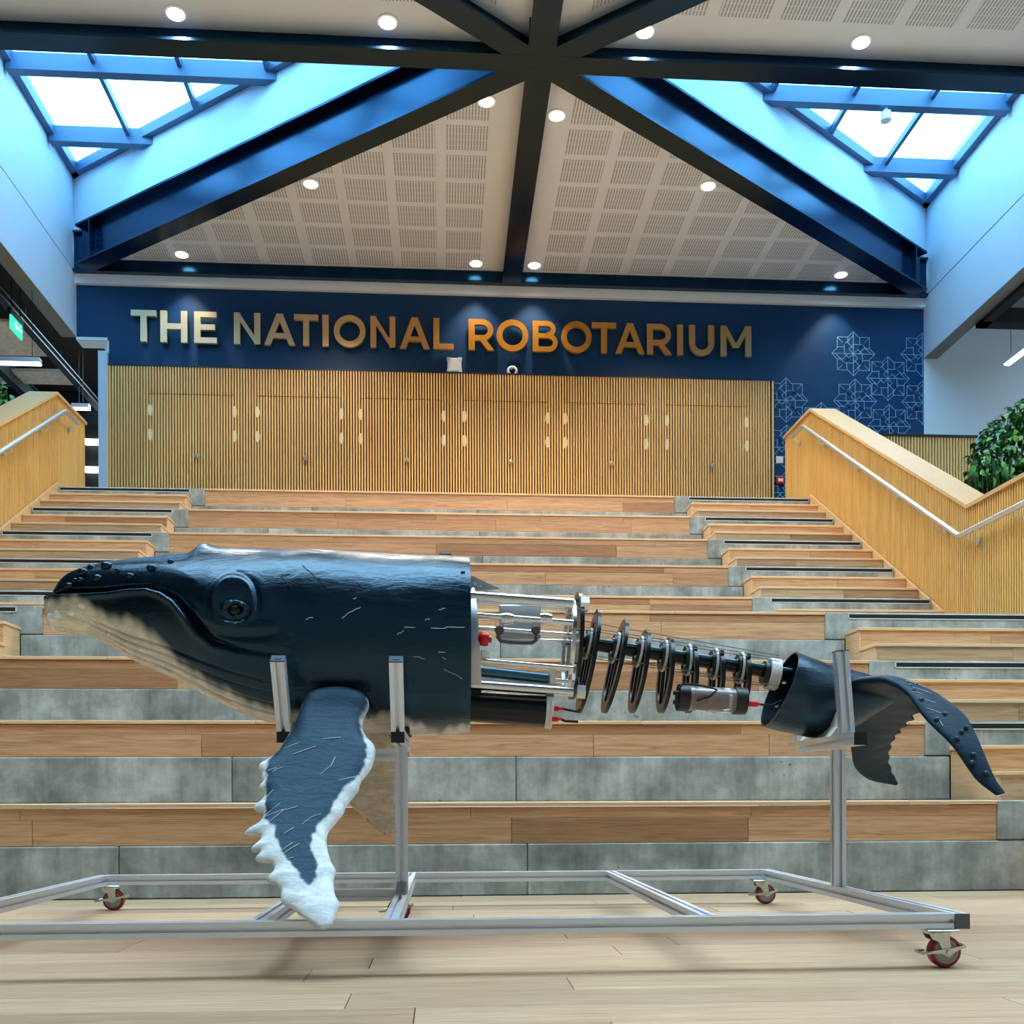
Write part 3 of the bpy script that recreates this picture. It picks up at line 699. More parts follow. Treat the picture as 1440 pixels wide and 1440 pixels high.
# ------------------------------------------------------------------ skylight shafts and glazing
def skylight(s, num):
    X = XL if s < 0 else XR; ex = X - s * .0
    c = V((X - s * .09, YB - .05, ZG)); n = V((XC + s * .0, YN + .0, ZG))
    tri = [(X, YN + .1), (X, YB), (XC + s * .1, YN + .1)]
    w = empty('window_%d' % num, (X, 12.5, ZG), ('left' if s < 0 else 'right') + ' triangular roof skylight in navy framing', kind='structure')
    # shaft board along the diagonal beam and along the cross beam
    d0, d1 = V((X, YB - .02, 0)), V((XC, YN + .08, 0)); t = (d1 - d0).normalized(); nrm = V((-t.y, t.x, 0))
    if nrm.y < 0: nrm = -nrm
    MB().sweep([(-.06, ZT), (.06, ZT), (.06, ZG + .06), (-.06, ZG + .06)], d0, d1).build('shaft_board', M['wall_white'], w)
    MB().box(min(X, XC), max(X, XC), YN + .0, YN + .1, ZT, ZG + .06).build('shaft_board', M['wall_white'], w)
    # edge frame
    def bar(a, b, wd, z0, z1, nm='bar'): MB().sweep([(-wd / 2, z0), (wd / 2, z0), (wd / 2, z1), (-wd / 2, z1)], V((a[0], a[1], 0)), V((b[0], b[1], 0))).build(nm, M['frame_navy'], w)
    q0 = d0 - nrm * .1; q1 = d1 - nrm * .1
    bar((X - s * .05, YN + .2), (X - s * .05, YB - .1), .09, ZG - .03, ZG + .1, 'frame')
    bar((q0.x, q0.y), (q1.x, q1.y), .09, ZG - .03, ZG + .1, 'frame')
    diagx = lambda yy: XC + (X - XC) * (yy - YN) / (YB - YN)             # X of the diagonal at depth yy
    ys = [13.5, 12.2, 10.95]
    for yy in ys: bar((X - s * .03, yy), (diagx(yy), yy), .12, ZG - .12, ZG + .08)
    xs = [X - s * 1.02, X - s * 2.0, X - s * 3.0, X - s * 4.0]
    for xx in xs:
        yd = YN + (xx - XC) / (X - XC) * (YB - YN); bar((xx, YN + .2), (xx, yd - .1), .05, ZG - .02, ZG + .06, 'mullion')
    gx = [X] + xs + [XC]; gy = [YN + .1] + ys[::-1] + [YB]
    for i in range(len(gx) - 1):
        for j in range(len(gy) - 1):
            p = clip([(gx[i], gy[j]), (gx[i + 1], gy[j]), (gx[i + 1], gy[j + 1]), (gx[i], gy[j + 1])], tri)
            if len(p) > 2: MB().prism(p, lambda a, b, d: (a, b, d), ZG + .04, ZG + .05).build('pane', M['glass'], w)
skylight(-1, 1); skylight(1, 2)
p = at(1256, 152, Z=8.75)
sm = empty('smoke_detector', p, 'small white cylinder sensor hanging under the right skylight bar', 'detector')
MB().lathe((p.x, 12.2, ZG - .12), (0, 0, -1), [(0, .02), (.05, .02), (.05, .06), (.15, .065), (.16, .05)], 18).build('sensor_body', M['white_plastic'], sm, smooth='auto')

# recessed downlights
DL = [(258, 363, 'round downlight at the far left corner of the back ceiling'), (669, 378, 'round downlight at the back left of the middle beam'),
      (752, 370, 'round downlight at the back right of the middle beam'), (1177, 394, 'round downlight at the far right corner of the back ceiling'),
      (783, 163, 'round downlight right of the middle beam, next to the roof node'), (996, 262, 'round downlight beside the right diagonal beam'),
      (684, 143, 'round downlight left of the middle beam, half hidden by the left diagonal beam'), (437, 259, 'round downlight beside the left diagonal beam, half hidden'),
      (247, 20, 'round downlight at the upper left, in the near ceiling'), (545, 32, 'round downlight left of the roof node, in the near ceiling'),
      (907, 45, 'round downlight right of the roof node, in the near ceiling'), (1211, 60, 'round downlight at the upper right, in the near ceiling')]
for px, py, lab in DL:
    p = at(px, py, Z=ZCE - .012)
    if p.y > 13.5: p.y = 14.2
    d = empty('downlight', (p.x, p.y, ZCE), lab, 'lamp', 'recessed ceiling downlights')
    MB().lathe((p.x, p.y, ZCE + .002), (0, 0, -1), [(0, .105), (.012, .105), (.016, .085)], 26).build('trim_ring', M['trim_white'], d, smooth='auto')
    MB().lathe((p.x, p.y, ZCE - .013), (0, 0, -1), [(0, .082), (.006, .08), (.009, .02)], 22).build('lens', M['lamp'], d)
    L = bpy.data.lights.new('downlight_lamp', 'SPOT'); L.energy = 105 if p.y > 13.5 else 255; L.color = (1, .92, .80); L.spot_size = math.radians(80 if p.y > 13.5 else 130); L.spot_blend = .5; L.shadow_soft_size = .07
    lo = bpy.data.objects.new('downlight_lamp', L); COL.objects.link(lo); lo.parent = d; lo.location = (0, 0, -.03)

# ------------------------------------------------------------------ side halls behind the balustrades
def slab(name, b, m, lab):
    o = MB().box(*b).build(name, m, None, origin=((b[0] + b[1]) / 2, (b[2] + b[3]) / 2, b[4])); return tag(o, lab, kind='structure')
slab('ceiling', (-11, XL - .2, -6, 18, 7.45, 7.6), M['ceiling_dark'], 'black open ceiling of the left side hall')
slab('wall_left_rear', (-11, -4.6, 18, 18.2, 3.8, 7.6), M['ceiling_dark'], 'dark end wall of the left side hall')
slab('wall_left_outer', (-11.2, -11, -6, 18, 0, 7.6), M['ceiling_dark'], 'dark outer wall of the left side hall')
slab('floor_upper_left', (-11, -4.72, 12.05, 18, 3.85, 4.05), M['soffit'], 'upper floor of the left side hall')  # unseen slab, included to block light
slab('floor_upper', (-4.74, 11, 12.3, YB, 3.85, 4.045), M['soffit'], 'upper floor along the slatted doors')
slab('ceiling', (XR + .2, 10.3, -6, YB, 7.45, 7.6), M['soffit'], 'grey ceiling of the right side hall')  # outer strip left open, an unseen gap added to let daylight in
slab('wall_right_outer', (11, 11.2, -6, YB, 0, 7.6), M['wall_white'], 'white outer wall of the right side hall')

def long_beam(X0, X1, z0, z1, Y0, Y1, lab, m='steel_dark'):
    o = MB(); w = X1 - X0
    o.box(X0, X1, Y0, Y1, z0, z0 + .02).box((X0 + X1) / 2 - .01, (X0 + X1) / 2 + .01, Y0, Y1, z0 + .02, z1 - .02).box(X0, X1, Y0, Y1, z1 - .02, z1)
    return tag(o.build('ceiling_beam', M[m], None, origin=(X0, Y0, z0)), lab, kind='structure')
long_beam(-5.68, -5.57, 6.84, 6.95, 3, 17.9, 'grey steel beam running back under the black ceiling of the left side hall', 'steel_dark')
long_beam(-6.62, -6.5, 6.8, 7.05, 3, 17.9, 'second dark steel beam of the left side hall, farther left')
slab('ceiling_beam', (-10.9, -4.83, 16.9, 17.1, 6.5, 6.72), M['ceiling_dark'], 'lower black cross beam at the rear of the left side hall')
p = at(30, 490, Z=6.95)
for k, (xa, xb, ya, yb, lab) in enumerate([(-7.5, -5.8, 14.4, 15.5, 'brown acoustic ceiling raft above the tube lamp, left side hall'), (-7.5, -5.8, 16.05, 16.55, 'brown acoustic ceiling raft at the rear of the left side hall')]):
    r = empty('ceiling_raft', ((xa + xb) / 2, (ya + yb) / 2, 6.98), lab, 'panel')
    MB().cbox(xa, xb, ya, yb, 6.98, 7.03, .008).build('board', M['board_brown'], r)
    hg = MB()
    for xx in (xa + .1, xb - .1): hg.cyl((xx, (ya + yb) / 2, 7.03), (xx, (ya + yb) / 2, 7.45), .006, 6)
    hg.build('hanger', M['zinc'], r)
def tube_lamp(a, b, lab, power):
    a, b = V(a), V(b); r = empty('tube_lamp', (a + b) / 2, lab, 'lamp'); t = (b - a).normalized()
    MB().sweep([(-.045, .0), (.045, .0), (.045, .06), (-.045, .06)], a, b).build('housing', M['trim_white'], r)
    MB().sweep([(-.038, -.02), (.038, -.02), (.045, 0), (-.045, 0)], a, b).build('diffuser', M['tube_lamp'], r)
    h = MB()
    for q in (a + t * .1, b - t * .1): h.cyl(q + V((0, 0, .06)), (q.x, q.y, 7.46), .004, 6)
    h.build('hanger', M['black'], r)
p = at(57, 511, Y=13.2); tube_lamp((p.x, 13.2, p.z), (p.x - 1.4, 13.2, p.z), 'white tube lamp hanging across the left side hall, above the plant', 0)
p = at(1416, 512, Y=13.3); tube_lamp((p.x, 13.3, p.z), (p.x, 11.6, p.z), 'white tube lamp hanging in the right side hall', 0)
p = at(113, 574, Y=16.2); tube_lamp((p.x - .12, 16.2, p.z), (p.x + .14, 16.2, p.z), 'short white lamp seen just above the left balustrade end', 0)
for py, lab in ((621, 'upper of two small lamps seen between the left balustrade and the white pier'), (660, 'lower of two small lamps seen between the left balustrade and the white pier')):
    p = at(131, py, Y=17.9); o = MB().cbox(p.x - .16, p.x + .10, 17.88, 18.0, p.z - .035, p.z + .045, .012); tag(o.build('wall_lamp', M['tube_lamp'], None, origin=p), lab, 'lamp')
# exit sign
p = at(25, 461, Y=13.4); ex = empty('exit_sign', p, 'green illuminated escape sign hanging in the left side hall', 'sign')
MB().cbox(p.x - .03, p.x - .002, 13.22, 13.56, p.z - .09, p.z + .09, .004).build('light_box', M['exit_green'], ex)
mk = MB()
mk.box(p.x - .002, p.x, 13.36, 13.53, p.z - .012, p.z + .012).prism([(13.36, -.05), (13.36, .05), (13.30, 0)], lambda a, b, d: (d, a, p.z + b), p.x - .002, p.x)
mk.ball((p.x - .001, 13.47, p.z + .055), .002, .014, .014)
mk.build('pictogram', M['exit_white'], ex)
h = MB(); h.cbox(p.x - .05, p.x + .0, 13.2, 13.58, p.z + .09, p.z + .17, .005)
for yy in (13.26, 13.52): h.cyl((p.x - .02, yy, p.z + .17), (p.x - .02, yy, 7.46), .006, 6)
h.build('hanger', M['black'], ex)
# right side hall services
p = at(1372, 462, Y=13.4)
vd = empty('ceiling_duct', (p.x + .6, 13.0, p.z), 'black rectangular duct frame under the ceiling of the right side hall', 'duct')
MB().box(p.x, p.x + .14, 10.5, 13.4, p.z, p.z + .2).box(p.x, p.x + 1.6, 13.2, 13.4, p.z, p.z + .2).build('trunking', M['ceiling_dark'], vd)
h = MB()
for q in ((p.x + .07, 11.2), (p.x + .07, 13.3), (p.x + 1.4, 13.3)): h.cyl((q[0], q[1], p.z + .2), (q[0], q[1], 7.46), .012, 6)
h.build('hanger', M['zinc'], vd)
sd = empty('silver_duct', (p.x + .7, 12.4, p.z + .5), 'round silver ventilation duct in the right side hall', 'duct')
MB().tube([(p.x + .5, 13.0, p.z + .42), (p.x + .75, 12.6, p.z + .45), (p.x + .85, 11.0, p.z + .5), (p.x + .85, 9, p.z + .5)], .17, 18).build('duct_tube', M['steel_plate'], sd, smooth='auto')
MB().cyl((p.x + .85, 11.0, p.z + .6), (p.x + .85, 11.0, 7.46), .01, 6).build('hanger', M['zinc'], sd)

# ------------------------------------------------------------------ plants
def leaf_mesh(L, W):
    vs, fs = [], []; n = 5
    for i in range(n + 1):
        t = i / n; w = W * math.sin(PI * min(1, t * .93 + .04)) ** .8 * (1 - .25 * t); z = .18 * L * math.sin(PI * t) - .25 * L * t * t
        vs += [(-w, t * L, z - .12 * w), (0, t * L, z - .28 * w), (w, t * L, z - .12 * w)]
        if i: o = 3 * (i - 1); fs += [(o, o + 1, o + 4, o + 3), (o + 1, o + 2, o + 5, o + 4)]
    return MB().add(vs, fs).mesh('leaf', smooth=True)
LEAVES = [leaf_mesh(.13, .04), leaf_mesh(.11, .042), leaf_mesh(.16, .045)]
for q in LEAVES: q.materials.append(M['leaf'])
def plant(name, lab, pts, box, extra):
    r = empty(name, (box[0] / 2 + box[1] / 2, box[2] / 2 + box[3] / 2, box[4]), lab, 'plant')
    MB().cbox(*box, .01).build('planter_box', M['slat_back'], r)
    rnd = random.Random(5)
    def place(p):
        o = bpy.data.objects.new('leaf', rnd.choice(LEAVES)); COL.objects.link(o); o.parent = r; o.location = V(p) - WLOC[r.name]
        o.rotation_euler = (rnd.uniform(-1.3, .2), rnd.uniform(-.7, .7), rnd.uniform(2.0, 4.3)); s = rnd.uniform(.5, .85); o.scale = (s, s, s)
    for p in pts: place(p)
    st = MB()
    for p in pts[::4]: st.tube([(p[0] + .02, p[1] + .1, max(p[2] - .3, box[5])), (p[0], p[1] + .03, p[2] - .1), p], .005, 5)
    st.build('stems', M['leaf'], r, kind='stuff')
    bk = MB(); rnd2 = random.Random(9)
    for p in extra:
        m4 = Matrix.Translation(p) @ Matrix.Rotation(rnd2.uniform(0, 6.28), 4, 'Z') @ Matrix.Rotation(rnd2.uniform(-1.2, .3), 4, 'X') @ Matrix.Scale(rnd2.uniform(.5, .85), 4)
        me = rnd2.choice(LEAVES); bk.add([m4 @ v.co for v in me.vertices], [tuple(f.vertices) for f in me.polygons])
    bk.build('foliage', M['leaf'], r, kind='stuff', smooth=True)
def zt_leaf(x): return lerp([(5.62, 4.12), (5.72, 4.36), (5.85, 4.5), (6.0, 4.62), (6.22, 4.8), (6.6, 5.0), (7, 5.05)], x)
rp = random.Random(3); pts = []; ext = []
while len(pts) < 285:
    x = 5.62 + 1.3 * rp.random() ** 1.4; z = rp.uniform(3.15, zt_leaf(x)); pts.append((x, 10.55 - .16 * rp.random() + .2 * max(0, z - 4.3), z))
for k in range(2200):
    x = rp.uniform(5.68, 6.95); z = rp.uniform(3.1, zt_leaf(x) - .05); ext.append((x, 10.6 + rp.uniform(0, .22), z))
plant('trailing_plant', 'lush green trailing plant behind the right balustrade', pts, (5.78, 6.95, 10.72, 11.0, 0, 4.05), ext)
c = at(4, 560, Y=12.4); pts = [(c.x - abs(rp.gauss(0, .16)) + .12, 12.4 + rp.uniform(-.2, .2), c.z + rp.uniform(-.4, .16)) for k in range(60)]
ext = [(c.x - .1 - abs(rp.gauss(0, .2)), 12.45 + rp.uniform(-.2, .25), c.z + rp.uniform(-.4, .1)) for k in range(120)]
plant('leafy_plant', 'small leafy plant behind the left balustrade at the picture edge', pts, (-5.7, -4.95, 12.1, 12.65, 4.05, 4.55), ext)

# ------------------------------------------------------------------ aluminium trolley
PR = .042                                                            # profile size
def tslot(w=PR):
    h = w / 2; g = .0056 * w / .042; d = .0135 * w / .042
    side = [(-h, -h), (-g, -h), (-g, -h + d), (g, -h + d), (g, -h)]
    out = []
    for k in range(4):
        c, s = math.cos(k * PI / 2), math.sin(k * PI / 2); out += [(x * c - y * s, x * s + y * c) for x, y in side]
    return out
TS = tslot()
ZR = .129                                                            # rail centre height
trolley = empty('wheeled_stand', (0, 3.6, 0), 'aluminium profile trolley on red wheels carrying the robotic whale', 'stand')
def rail(a, b, nm='rail', up=V((0, 0, 1)), sec=TS): return MB().sweep(sec, a, b, up).build(nm, M['aluminium'], trolley, origin=a)
def endcap(c, n, parent=trolley, m='grey_cap'):
    c, n = V(c), V(n).normalized(); q = V((0, 0, 1)) if abs(n.z) < .8 else V((0, 1, 0)); h = PR / 2
    mb = MB().sweep([(-h, -h), (h, -h), (h, h), (-h, h)], c, c + n * .004, q)
    mb.cyl(c + n * .004, c + n * .006, .011, 14)
    return mb.build('end_cap', M[m], parent)
X0, X1, Y0, Y1 = -1.445, 1.425, 2.76, 4.46
rail((X0, Y0 - .021, ZR), (X0, Y1 + .021, ZR)); rail((X1, Y0 - .021, ZR), (X1, Y1 + .021, ZR))
for xx in (X0, X1): endcap((xx, Y0 - .021, ZR), (0, -1, 0))
rail((X0 + .021, Y0, ZR), (X1 - .021, Y0, ZR)); rail((X0 + .021, Y1, ZR), (X1 - .021, Y1, ZR))
for xx in (-.5, -.145, .725): rail((xx, Y0 + .021, ZR), (xx, Y1 - .021, ZR))
rail((-.479, 3.68, ZR), (-.166, 3.68, ZR))
YP = 3.5
for xx in (-.5, -.145):
    rail((xx, YP, ZR + .021), (xx, YP, .648), 'post', V((0, 1, 0)))
    rail((xx, 3.24, .669), (xx, 3.86, .669), 'cradle_beam'); endcap((xx, 3.24, .669), (0, -1, 0), trolley, 'black')
    for sg in (-1, 1):
        b0 = V((xx, 3.55 + sg * .295, .692)); b1 = V((xx, 3.55 + sg * .415, .895)); rail(b0, b1, 'cradle_arm', V((0, sg, 0)))
        endcap(b1, b1 - b0, trolley, 'navy_plastic')
    MB().cbox(xx - .03, xx + .03, 3.42, 3.68, .690, .712, .004).build('foam_pad', M['rubber'], trolley)
rail((-.479, YP, .62), (-.166, YP, .62), 'cross_bar')
rail((X1 - .01, 3.6, ZR + .021), (X1 - .01, 3.6, .642), 'post', V((0, 1, 0)))
rail((1.36, 3.27, .663), (1.36, 3.82, .663), 'cradle_beam'); endcap((1.36, 3.27, .663), (0, -1, 0), trolley, 'black')
b0, b1 = V((1.338, 3.33, .685)), V((1.318, 3.33, .955)); rail(b0, b1, 'cradle_arm', V((0, 1, 0))); endcap(b1, b1 - b0, trolley, 'grey_cap')
b0, b1 = V((1.345, 3.78, .685)), V((1.335, 3.80, .90)); rail(b0, b1, 'cradle_arm', V((0, 1, 0)))
for (xx, yy) in ((-.5, YP), (-.145, YP)):                  # corner brackets at the foot of the posts
    for sg in (-1, 1):
        MB().prism([(0, 0), (.04, 0), (0, .04)], lambda a, b, d: (xx + d, yy + sg * (.021 + a), ZR + .021 + b), -.016, .016).build('angle_bracket', M['steel_plate'], trolley)
# printed saddle under the tail stem
def sad(px, py): q = at(px, py, Y=3.5); return (q.x, q.z)
MB().prism([sad(*q) for q in [(1175, 990), (1177, 1030), (1186, 1036), (1160, 1043), (1138, 1047), (1134, 1040), (1152, 1038), (1163, 1024), (1168, 1003)]], lambda a, b, d: (a, d, b), 3.40, 3.70).build('printed_saddle', M['white_print'], trolley)
def caster(X, Y, wheel_dx=.0, flip=1):
    WR = .0445; zc = WR; zp = .106
    mb = MB().cbox(X - .045, X + .045, Y - .038, Y + .038, zp - .004, zp + .001, .0015)
    mb.lathe((X, Y, zp - .004), (0, 0, -1), [(0, .034), (.004, .036), (.008, .034), (.009, .03)], 20)
    xw = X + wheel_dx
    for sg in (-1, 1):
        yy = Y + sg * .022
        poly = [(X - .034, zp - .008), (X + .026, zp - .008), (X + .024, zp - .03), (xw + .013, zc + .0), (xw, zc - .013), (xw - .013, zc), (X - .006, zp - .034), (X - .024, zp - .026)]
        mb.prism(poly, lambda a, b, d: (a, d, b), yy - .0015, yy + .0015)
    c = mb.build('caster', M['zinc'], trolley, label='zinc swivel caster with red wheel', origin=(X, Y, zp))
    wc = V((xw, Y, zc))
    MB().lathe(wc - V((0, .016, 0)), (0, 1, 0), [(0, .034), (0, .040), (.003, WR - .001), (.009, WR), (.023, WR), (.029, WR - .001), (.032, .040), (.032, .034)], 36, True).build('wheel_tyre', M['tyre_red'], c, smooth='auto', label='dark red tyre')
    MB().lathe(wc - V((0, .0165, 0)), (0, 1, 0), [(.004, .0), (.004, .026), (0, .030), (0, .0335), (.033, .0335), (.033, .030), (.029, .026), (.029, 0)], 30).build('wheel_hub', M['grey_hub'], c, smooth='auto')
    lv = MB(); yb = Y - .027
    lv.prism([(xw - .05, zc - .004), (xw - .02, zc - .003), (xw + .004, zc - .013), (xw + .014, zc - .002), (xw + .045, zc + .012), (xw + .045, zc + .019), (xw + .01, zc + .011), (xw - .018, zc + .008), (xw - .05, zc + .003)], lambda a, b, d: (a, d, b), yb - .001, yb + .001)
    lv.tube([(xw - .05, yb, zc - .001), (xw - .072, yb + .004, zc - .003), (xw - .075, yb + .02, zc - .003), (xw - .068, yb + .05, zc - .002), (xw - .045, yb + .053, zc)], .0042, 8)
    lv.cyl((xw + .045, yb - .002, zc + .015), (xw + .05, yb + .05, zc + .017), .006, 8)
    lv.cyl((xw, yb - .006, zc), (xw, yb + .06, zc), .007, 6)
    lv.build('brake_lever', M['zinc'], c, smooth='auto')
caster(X1 - .06, Y0 + .0, .018); caster(X1 - .03, Y1 - .02, .018); caster(X0 + .03, Y1 - .0, .012); caster(X0 + .06, Y0, .018); caster(-.175, 3.95, .0)

# ------------------------------------------------------------------ robotic whale
YW_ = 3.55
whale = empty('robotic_whale', (0, YW_, .70), 'dark blue and white life-like robotic whale with exposed metal spine', 'robot')
def W2(px, py, Y=YW_):
    q = at(px, py, Y=Y); return (q.x, q.z)
TOP = [W2(*q) for q in [(64, 838), (67, 836), (75, 834), (80, 826), (88, 815), (100, 806), (130, 797), (180, 789), (240, 784), (290, 779), (320, 776), (350, 776), (400, 778), (450, 776), (500, 777), (560, 781), (610, 784), (659, 788)]]
BOT = [W2(*q) for q in [(64, 839), (66, 852), (70, 874), (76, 885), (92, 889), (125, 894), (160, 912), (200, 935), (250, 957), (300, 984), (340, 1003), (392, 1019), (440, 1026), (520, 1031), (580, 1033), (640, 1032), (659, 1030)]]
HWID = [(W2(a, 900)[0], b) for a, b in [(64, .012), (70, .05), (85, .085), (110, .115), (150, .15), (200, .19), (260, .235), (330, .27), (400, .29), (500, .30), (659, .297)]]
def W3(px, py, k):
    """point of the near flank at a pixel, from the half width of the body there"""
    X = W2(px, py)[0]
    for _ in range(4): X, z = W2(px, py, YW_ - k * smooth_lerp(HWID, X))
    return (X, z)
MOUTH = [W3(*q, 0.96) for q in [(50, 834), (74, 833), (110, 832), (150, 830), (180, 826), (207, 825), (228, 831), (247, 843), (262, 862), (280, 888), (300, 904), (330, 913), (365, 919), (400, 922), (440, 923)]]
CREASE = [W3(*q, 0.97) for q in [(258, 846), (272, 862), (286, 876), (305, 886), (330, 890), (365, 889), (405, 886)]]
BLINE = [W3(*q, 0.8) for q in [(55, 843), (75, 847), (100, 847), (118, 845), (147, 863), (172, 872), (194, 880), (222, 899), (250, 926), (278, 949), (305, 968), (347, 986), (389, 997), (430, 1006), (500, 1002), (560, 1005), (580, 1015), (620, 1020), (665, 1015)]]
EYE = W3(331, 858, .97); BROW = W3(322, 832, .97)
def pdist(P, pts):
    """signed distance to a polyline (positive above) and the x of the foot"""
    best = (9, 1, 0)
    for (ax, az), (bx, bz) in zip(pts, pts[1:]):
        vx, vz = bx - ax, bz - az; L2 = vx * vx + vz * vz
        t = max(0, min(1, ((P[0] - ax) * vx + (P[1] - az) * vz) / L2)); dx_, dz_ = P[0] - ax - t * vx, P[1] - az - t * vz
        d = math.hypot(dx_, dz_)
        if d < best[0]: best = (d, 1 if vx * dz_ - vz * dx_ > 0 else -1, ax + t * vx)
    return best[0] * best[1], best[2]
ss = lambda a, b, x: (lambda t: t * t * (3 - 2 * t))(max(0, min(1, (x - a) / (b - a))))
gs = lambda x, s: math.exp(-(x / s) ** 2)
WX0, WX1 = TOP[0][0], TOP[-1][0]
_FX = {}
def FX(px):
    if px not in _FX: _FX[px] = W3(px, 880, .96)[0]
    return _FX[px]
MOUTH_END, XPL0, XPL1 = FX(430), W2(120, 900)[0], W2(420, 900)[0]
XBUMP = W2(288, 770)[0]
def body_disp(X, z, zt, zb, hz, sn):
    dd = 0; col_dark = 1.0
    if X < MOUTH_END + .1 and abs(sn) < .97:
        d, fx = pdist((X, z), MOUTH); dep = lerp([(WX0, .018), (FX(240), .026), (FX(280), .020), (FX(330), .010), (MOUTH_END, .0)], fx)
        if abs(d) < .12:
            dd += -dep * gs(d - .006, .010) + .45 * dep * gs(d + .014, .012)
            front = 1 - ss(FX(240), FX(275), fx)
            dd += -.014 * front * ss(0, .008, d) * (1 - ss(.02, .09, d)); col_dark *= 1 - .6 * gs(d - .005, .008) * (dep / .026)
        d, fx = pdist((X, z), CREASE); k = ss(FX(258), FX(280), X) * (1 - ss(FX(370), FX(405), X))
        if abs(d) < .08: dd += k * (.008 * gs(d - .014, .016) - .007 * gs(d + .012, .013))
        rb = math.hypot((X - BROW[0]) / 1.15, z - BROW[1]); dd += .026 * gs(rb, .085)
        re = math.hypot(X - EYE[0], (z - EYE[1]) * 1.0)
        if re < .2:
            ro = math.hypot((X - EYE[0] + .006) / .95, (z - EYE[1] - .018) / 1.15)
            dd += -.014 * gs(re, .042) + .0042 * gs(ro - .066, .011) * ss(-.05, .03, z - EYE[1]) - .004 * gs(ro - .086, .009) * (1 if X > EYE[0] else .3) * ss(-.03, .04, z - EYE[1])
            dd += .006 * gs(math.hypot((X - EYE[0]) / 1.1, (z - EYE[1]) / .8) - .055, .008) * ss(.02, -.02, z - EYE[1])
            dd += .010 * gs(math.hypot((X - EYE[0]) / 1.6, z - EYE[1]) - .020, .0065)
            dd += -.006 * gs(X - EYE[0] - .072 + .15 * (z - EYE[1]), .012) * gs(z - EYE[1] - .04, .05)
    f = (z - zb) / max(zt - zb, .01)
    kp = ss(XPL0, XPL0 + .15, X) * (1 - ss(XPL1 - .1, XPL1 + .1, X))
    if kp > 0:
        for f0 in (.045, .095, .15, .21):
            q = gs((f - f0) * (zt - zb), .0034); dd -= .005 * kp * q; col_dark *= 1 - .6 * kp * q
    dd += .004 * math.sin(9 * X + 3 * z) * math.sin(14 * z + 2 * X) * (1 if sn > -.6 else .3)
    return dd, col_dark
NX, NT_ = 440, 360
def body_ring(X):
    zt, zb = smooth_lerp(TOP, X), smooth_lerp(BOT, X); hz = max((zt - zb) / 2, .002); zc = (zt + zb) / 2; hw = smooth_lerp(HWID, X)
    return zt, zb, hz, zc, hw
def body_pt(X, th):
    zt, zb, hz, zc, hw = body_ring(X); cs, sn = math.cos(th), math.sin(th)
    flat = 1 - .22 * (1 - ss(W2(200, 0)[0], W2(340, 0)[0], X)) * max(0, sn)          # flatter rostrum seen from above
    y, z = hw * math.copysign(abs(cs) ** .92, cs), zc + hz * math.copysign(abs(sn) ** .96, sn)
    dd, kd = body_disp(X, z, zt, zb, hz, sn)
    nv = V((0, cs / hw, sn / hz)).normalized(); sc = min(1, hw / .1)
    bump = .032 * (gs(X - XBUMP, .022) if X < XBUMP else gs(X - XBUMP, .05)) * max(0, sn) ** 10
    p = V((X, YW_ + y, z)) + nv * dd * sc + V((0, 0, bump))
    return p, kd
DARK, WHITE = (.004, .012, .022), (.84, .77, .69)
mb = MB(); mb.col = []
for i in range(NX):
    X = WX0 + (WX1 - WX0) * (i / (NX - 1)) ** 1.15
    half = [body_pt(X, PI / 2 + 2 * PI * k / NT_) for k in range(NT_ // 2 + 1)]
    row = half + [(V((q.x, 2 * YW_ - q.y, q.z)), c_) for q, c_ in half[-2:0:-1]]
    for p, kd in row:
        mb.v.append(p)
        zl = smooth_lerp(BLINE, X) + .006 * math.sin(23 * X + 5) + .004 * math.sin(61 * X) + .003 * math.sin(140 * X + 9 * p.y)
        w = lerp([(WX0, .012), (-.9, .03), (-.5, .02), (.1, .012)], X); t = 1 - ss(-w, w, p.z - zl)
        chin = 1 - ss(WX0 + .1, WX0 + .5, X)
        wh = [WHITE[j] * (1 - .12 * chin * (j == 2)) for j in range(3)]
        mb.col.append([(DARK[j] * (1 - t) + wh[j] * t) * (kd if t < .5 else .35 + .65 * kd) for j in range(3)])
for i in range(NX - 1):
    for k in range(NT_): mb.f.append((i * NT_ + k, i * NT_ + (k + 1) % NT_, (i + 1) * NT_ + (k + 1) % NT_, (i + 1) * NT_ + k))
mb.f.append(tuple(range(NT_)))
o0 = (NX - 1) * NT_
for sc_, dx_ in ((.965, 0), (.965, -.04)):                               # thickness of the shell at the cut and a recessed bulkhead
    oo = len(mb.v)
    for k in range(NT_):
        q = mb.v[o0 + k] if dx_ == 0 or True else None
        c = V((WX1, YW_, 1.0)); b = mb.v[(NX - 1) * NT_ + k]; mb.v.append(V((WX1 + dx_, c.y + (b.y - c.y) * sc_, c.z + (b.z - c.z) * sc_))); mb.col.append((.02, .022, .025))
    for k in range(NT_): mb.f.append((o0 + k, o0 + (k + 1) % NT_, oo + (k + 1) % NT_, oo + k))
    o0 = oo
mb.f.append(tuple(o0 + k for k in range(NT_)))
body = mb.build('body', M['skin'], whale, smooth='auto')
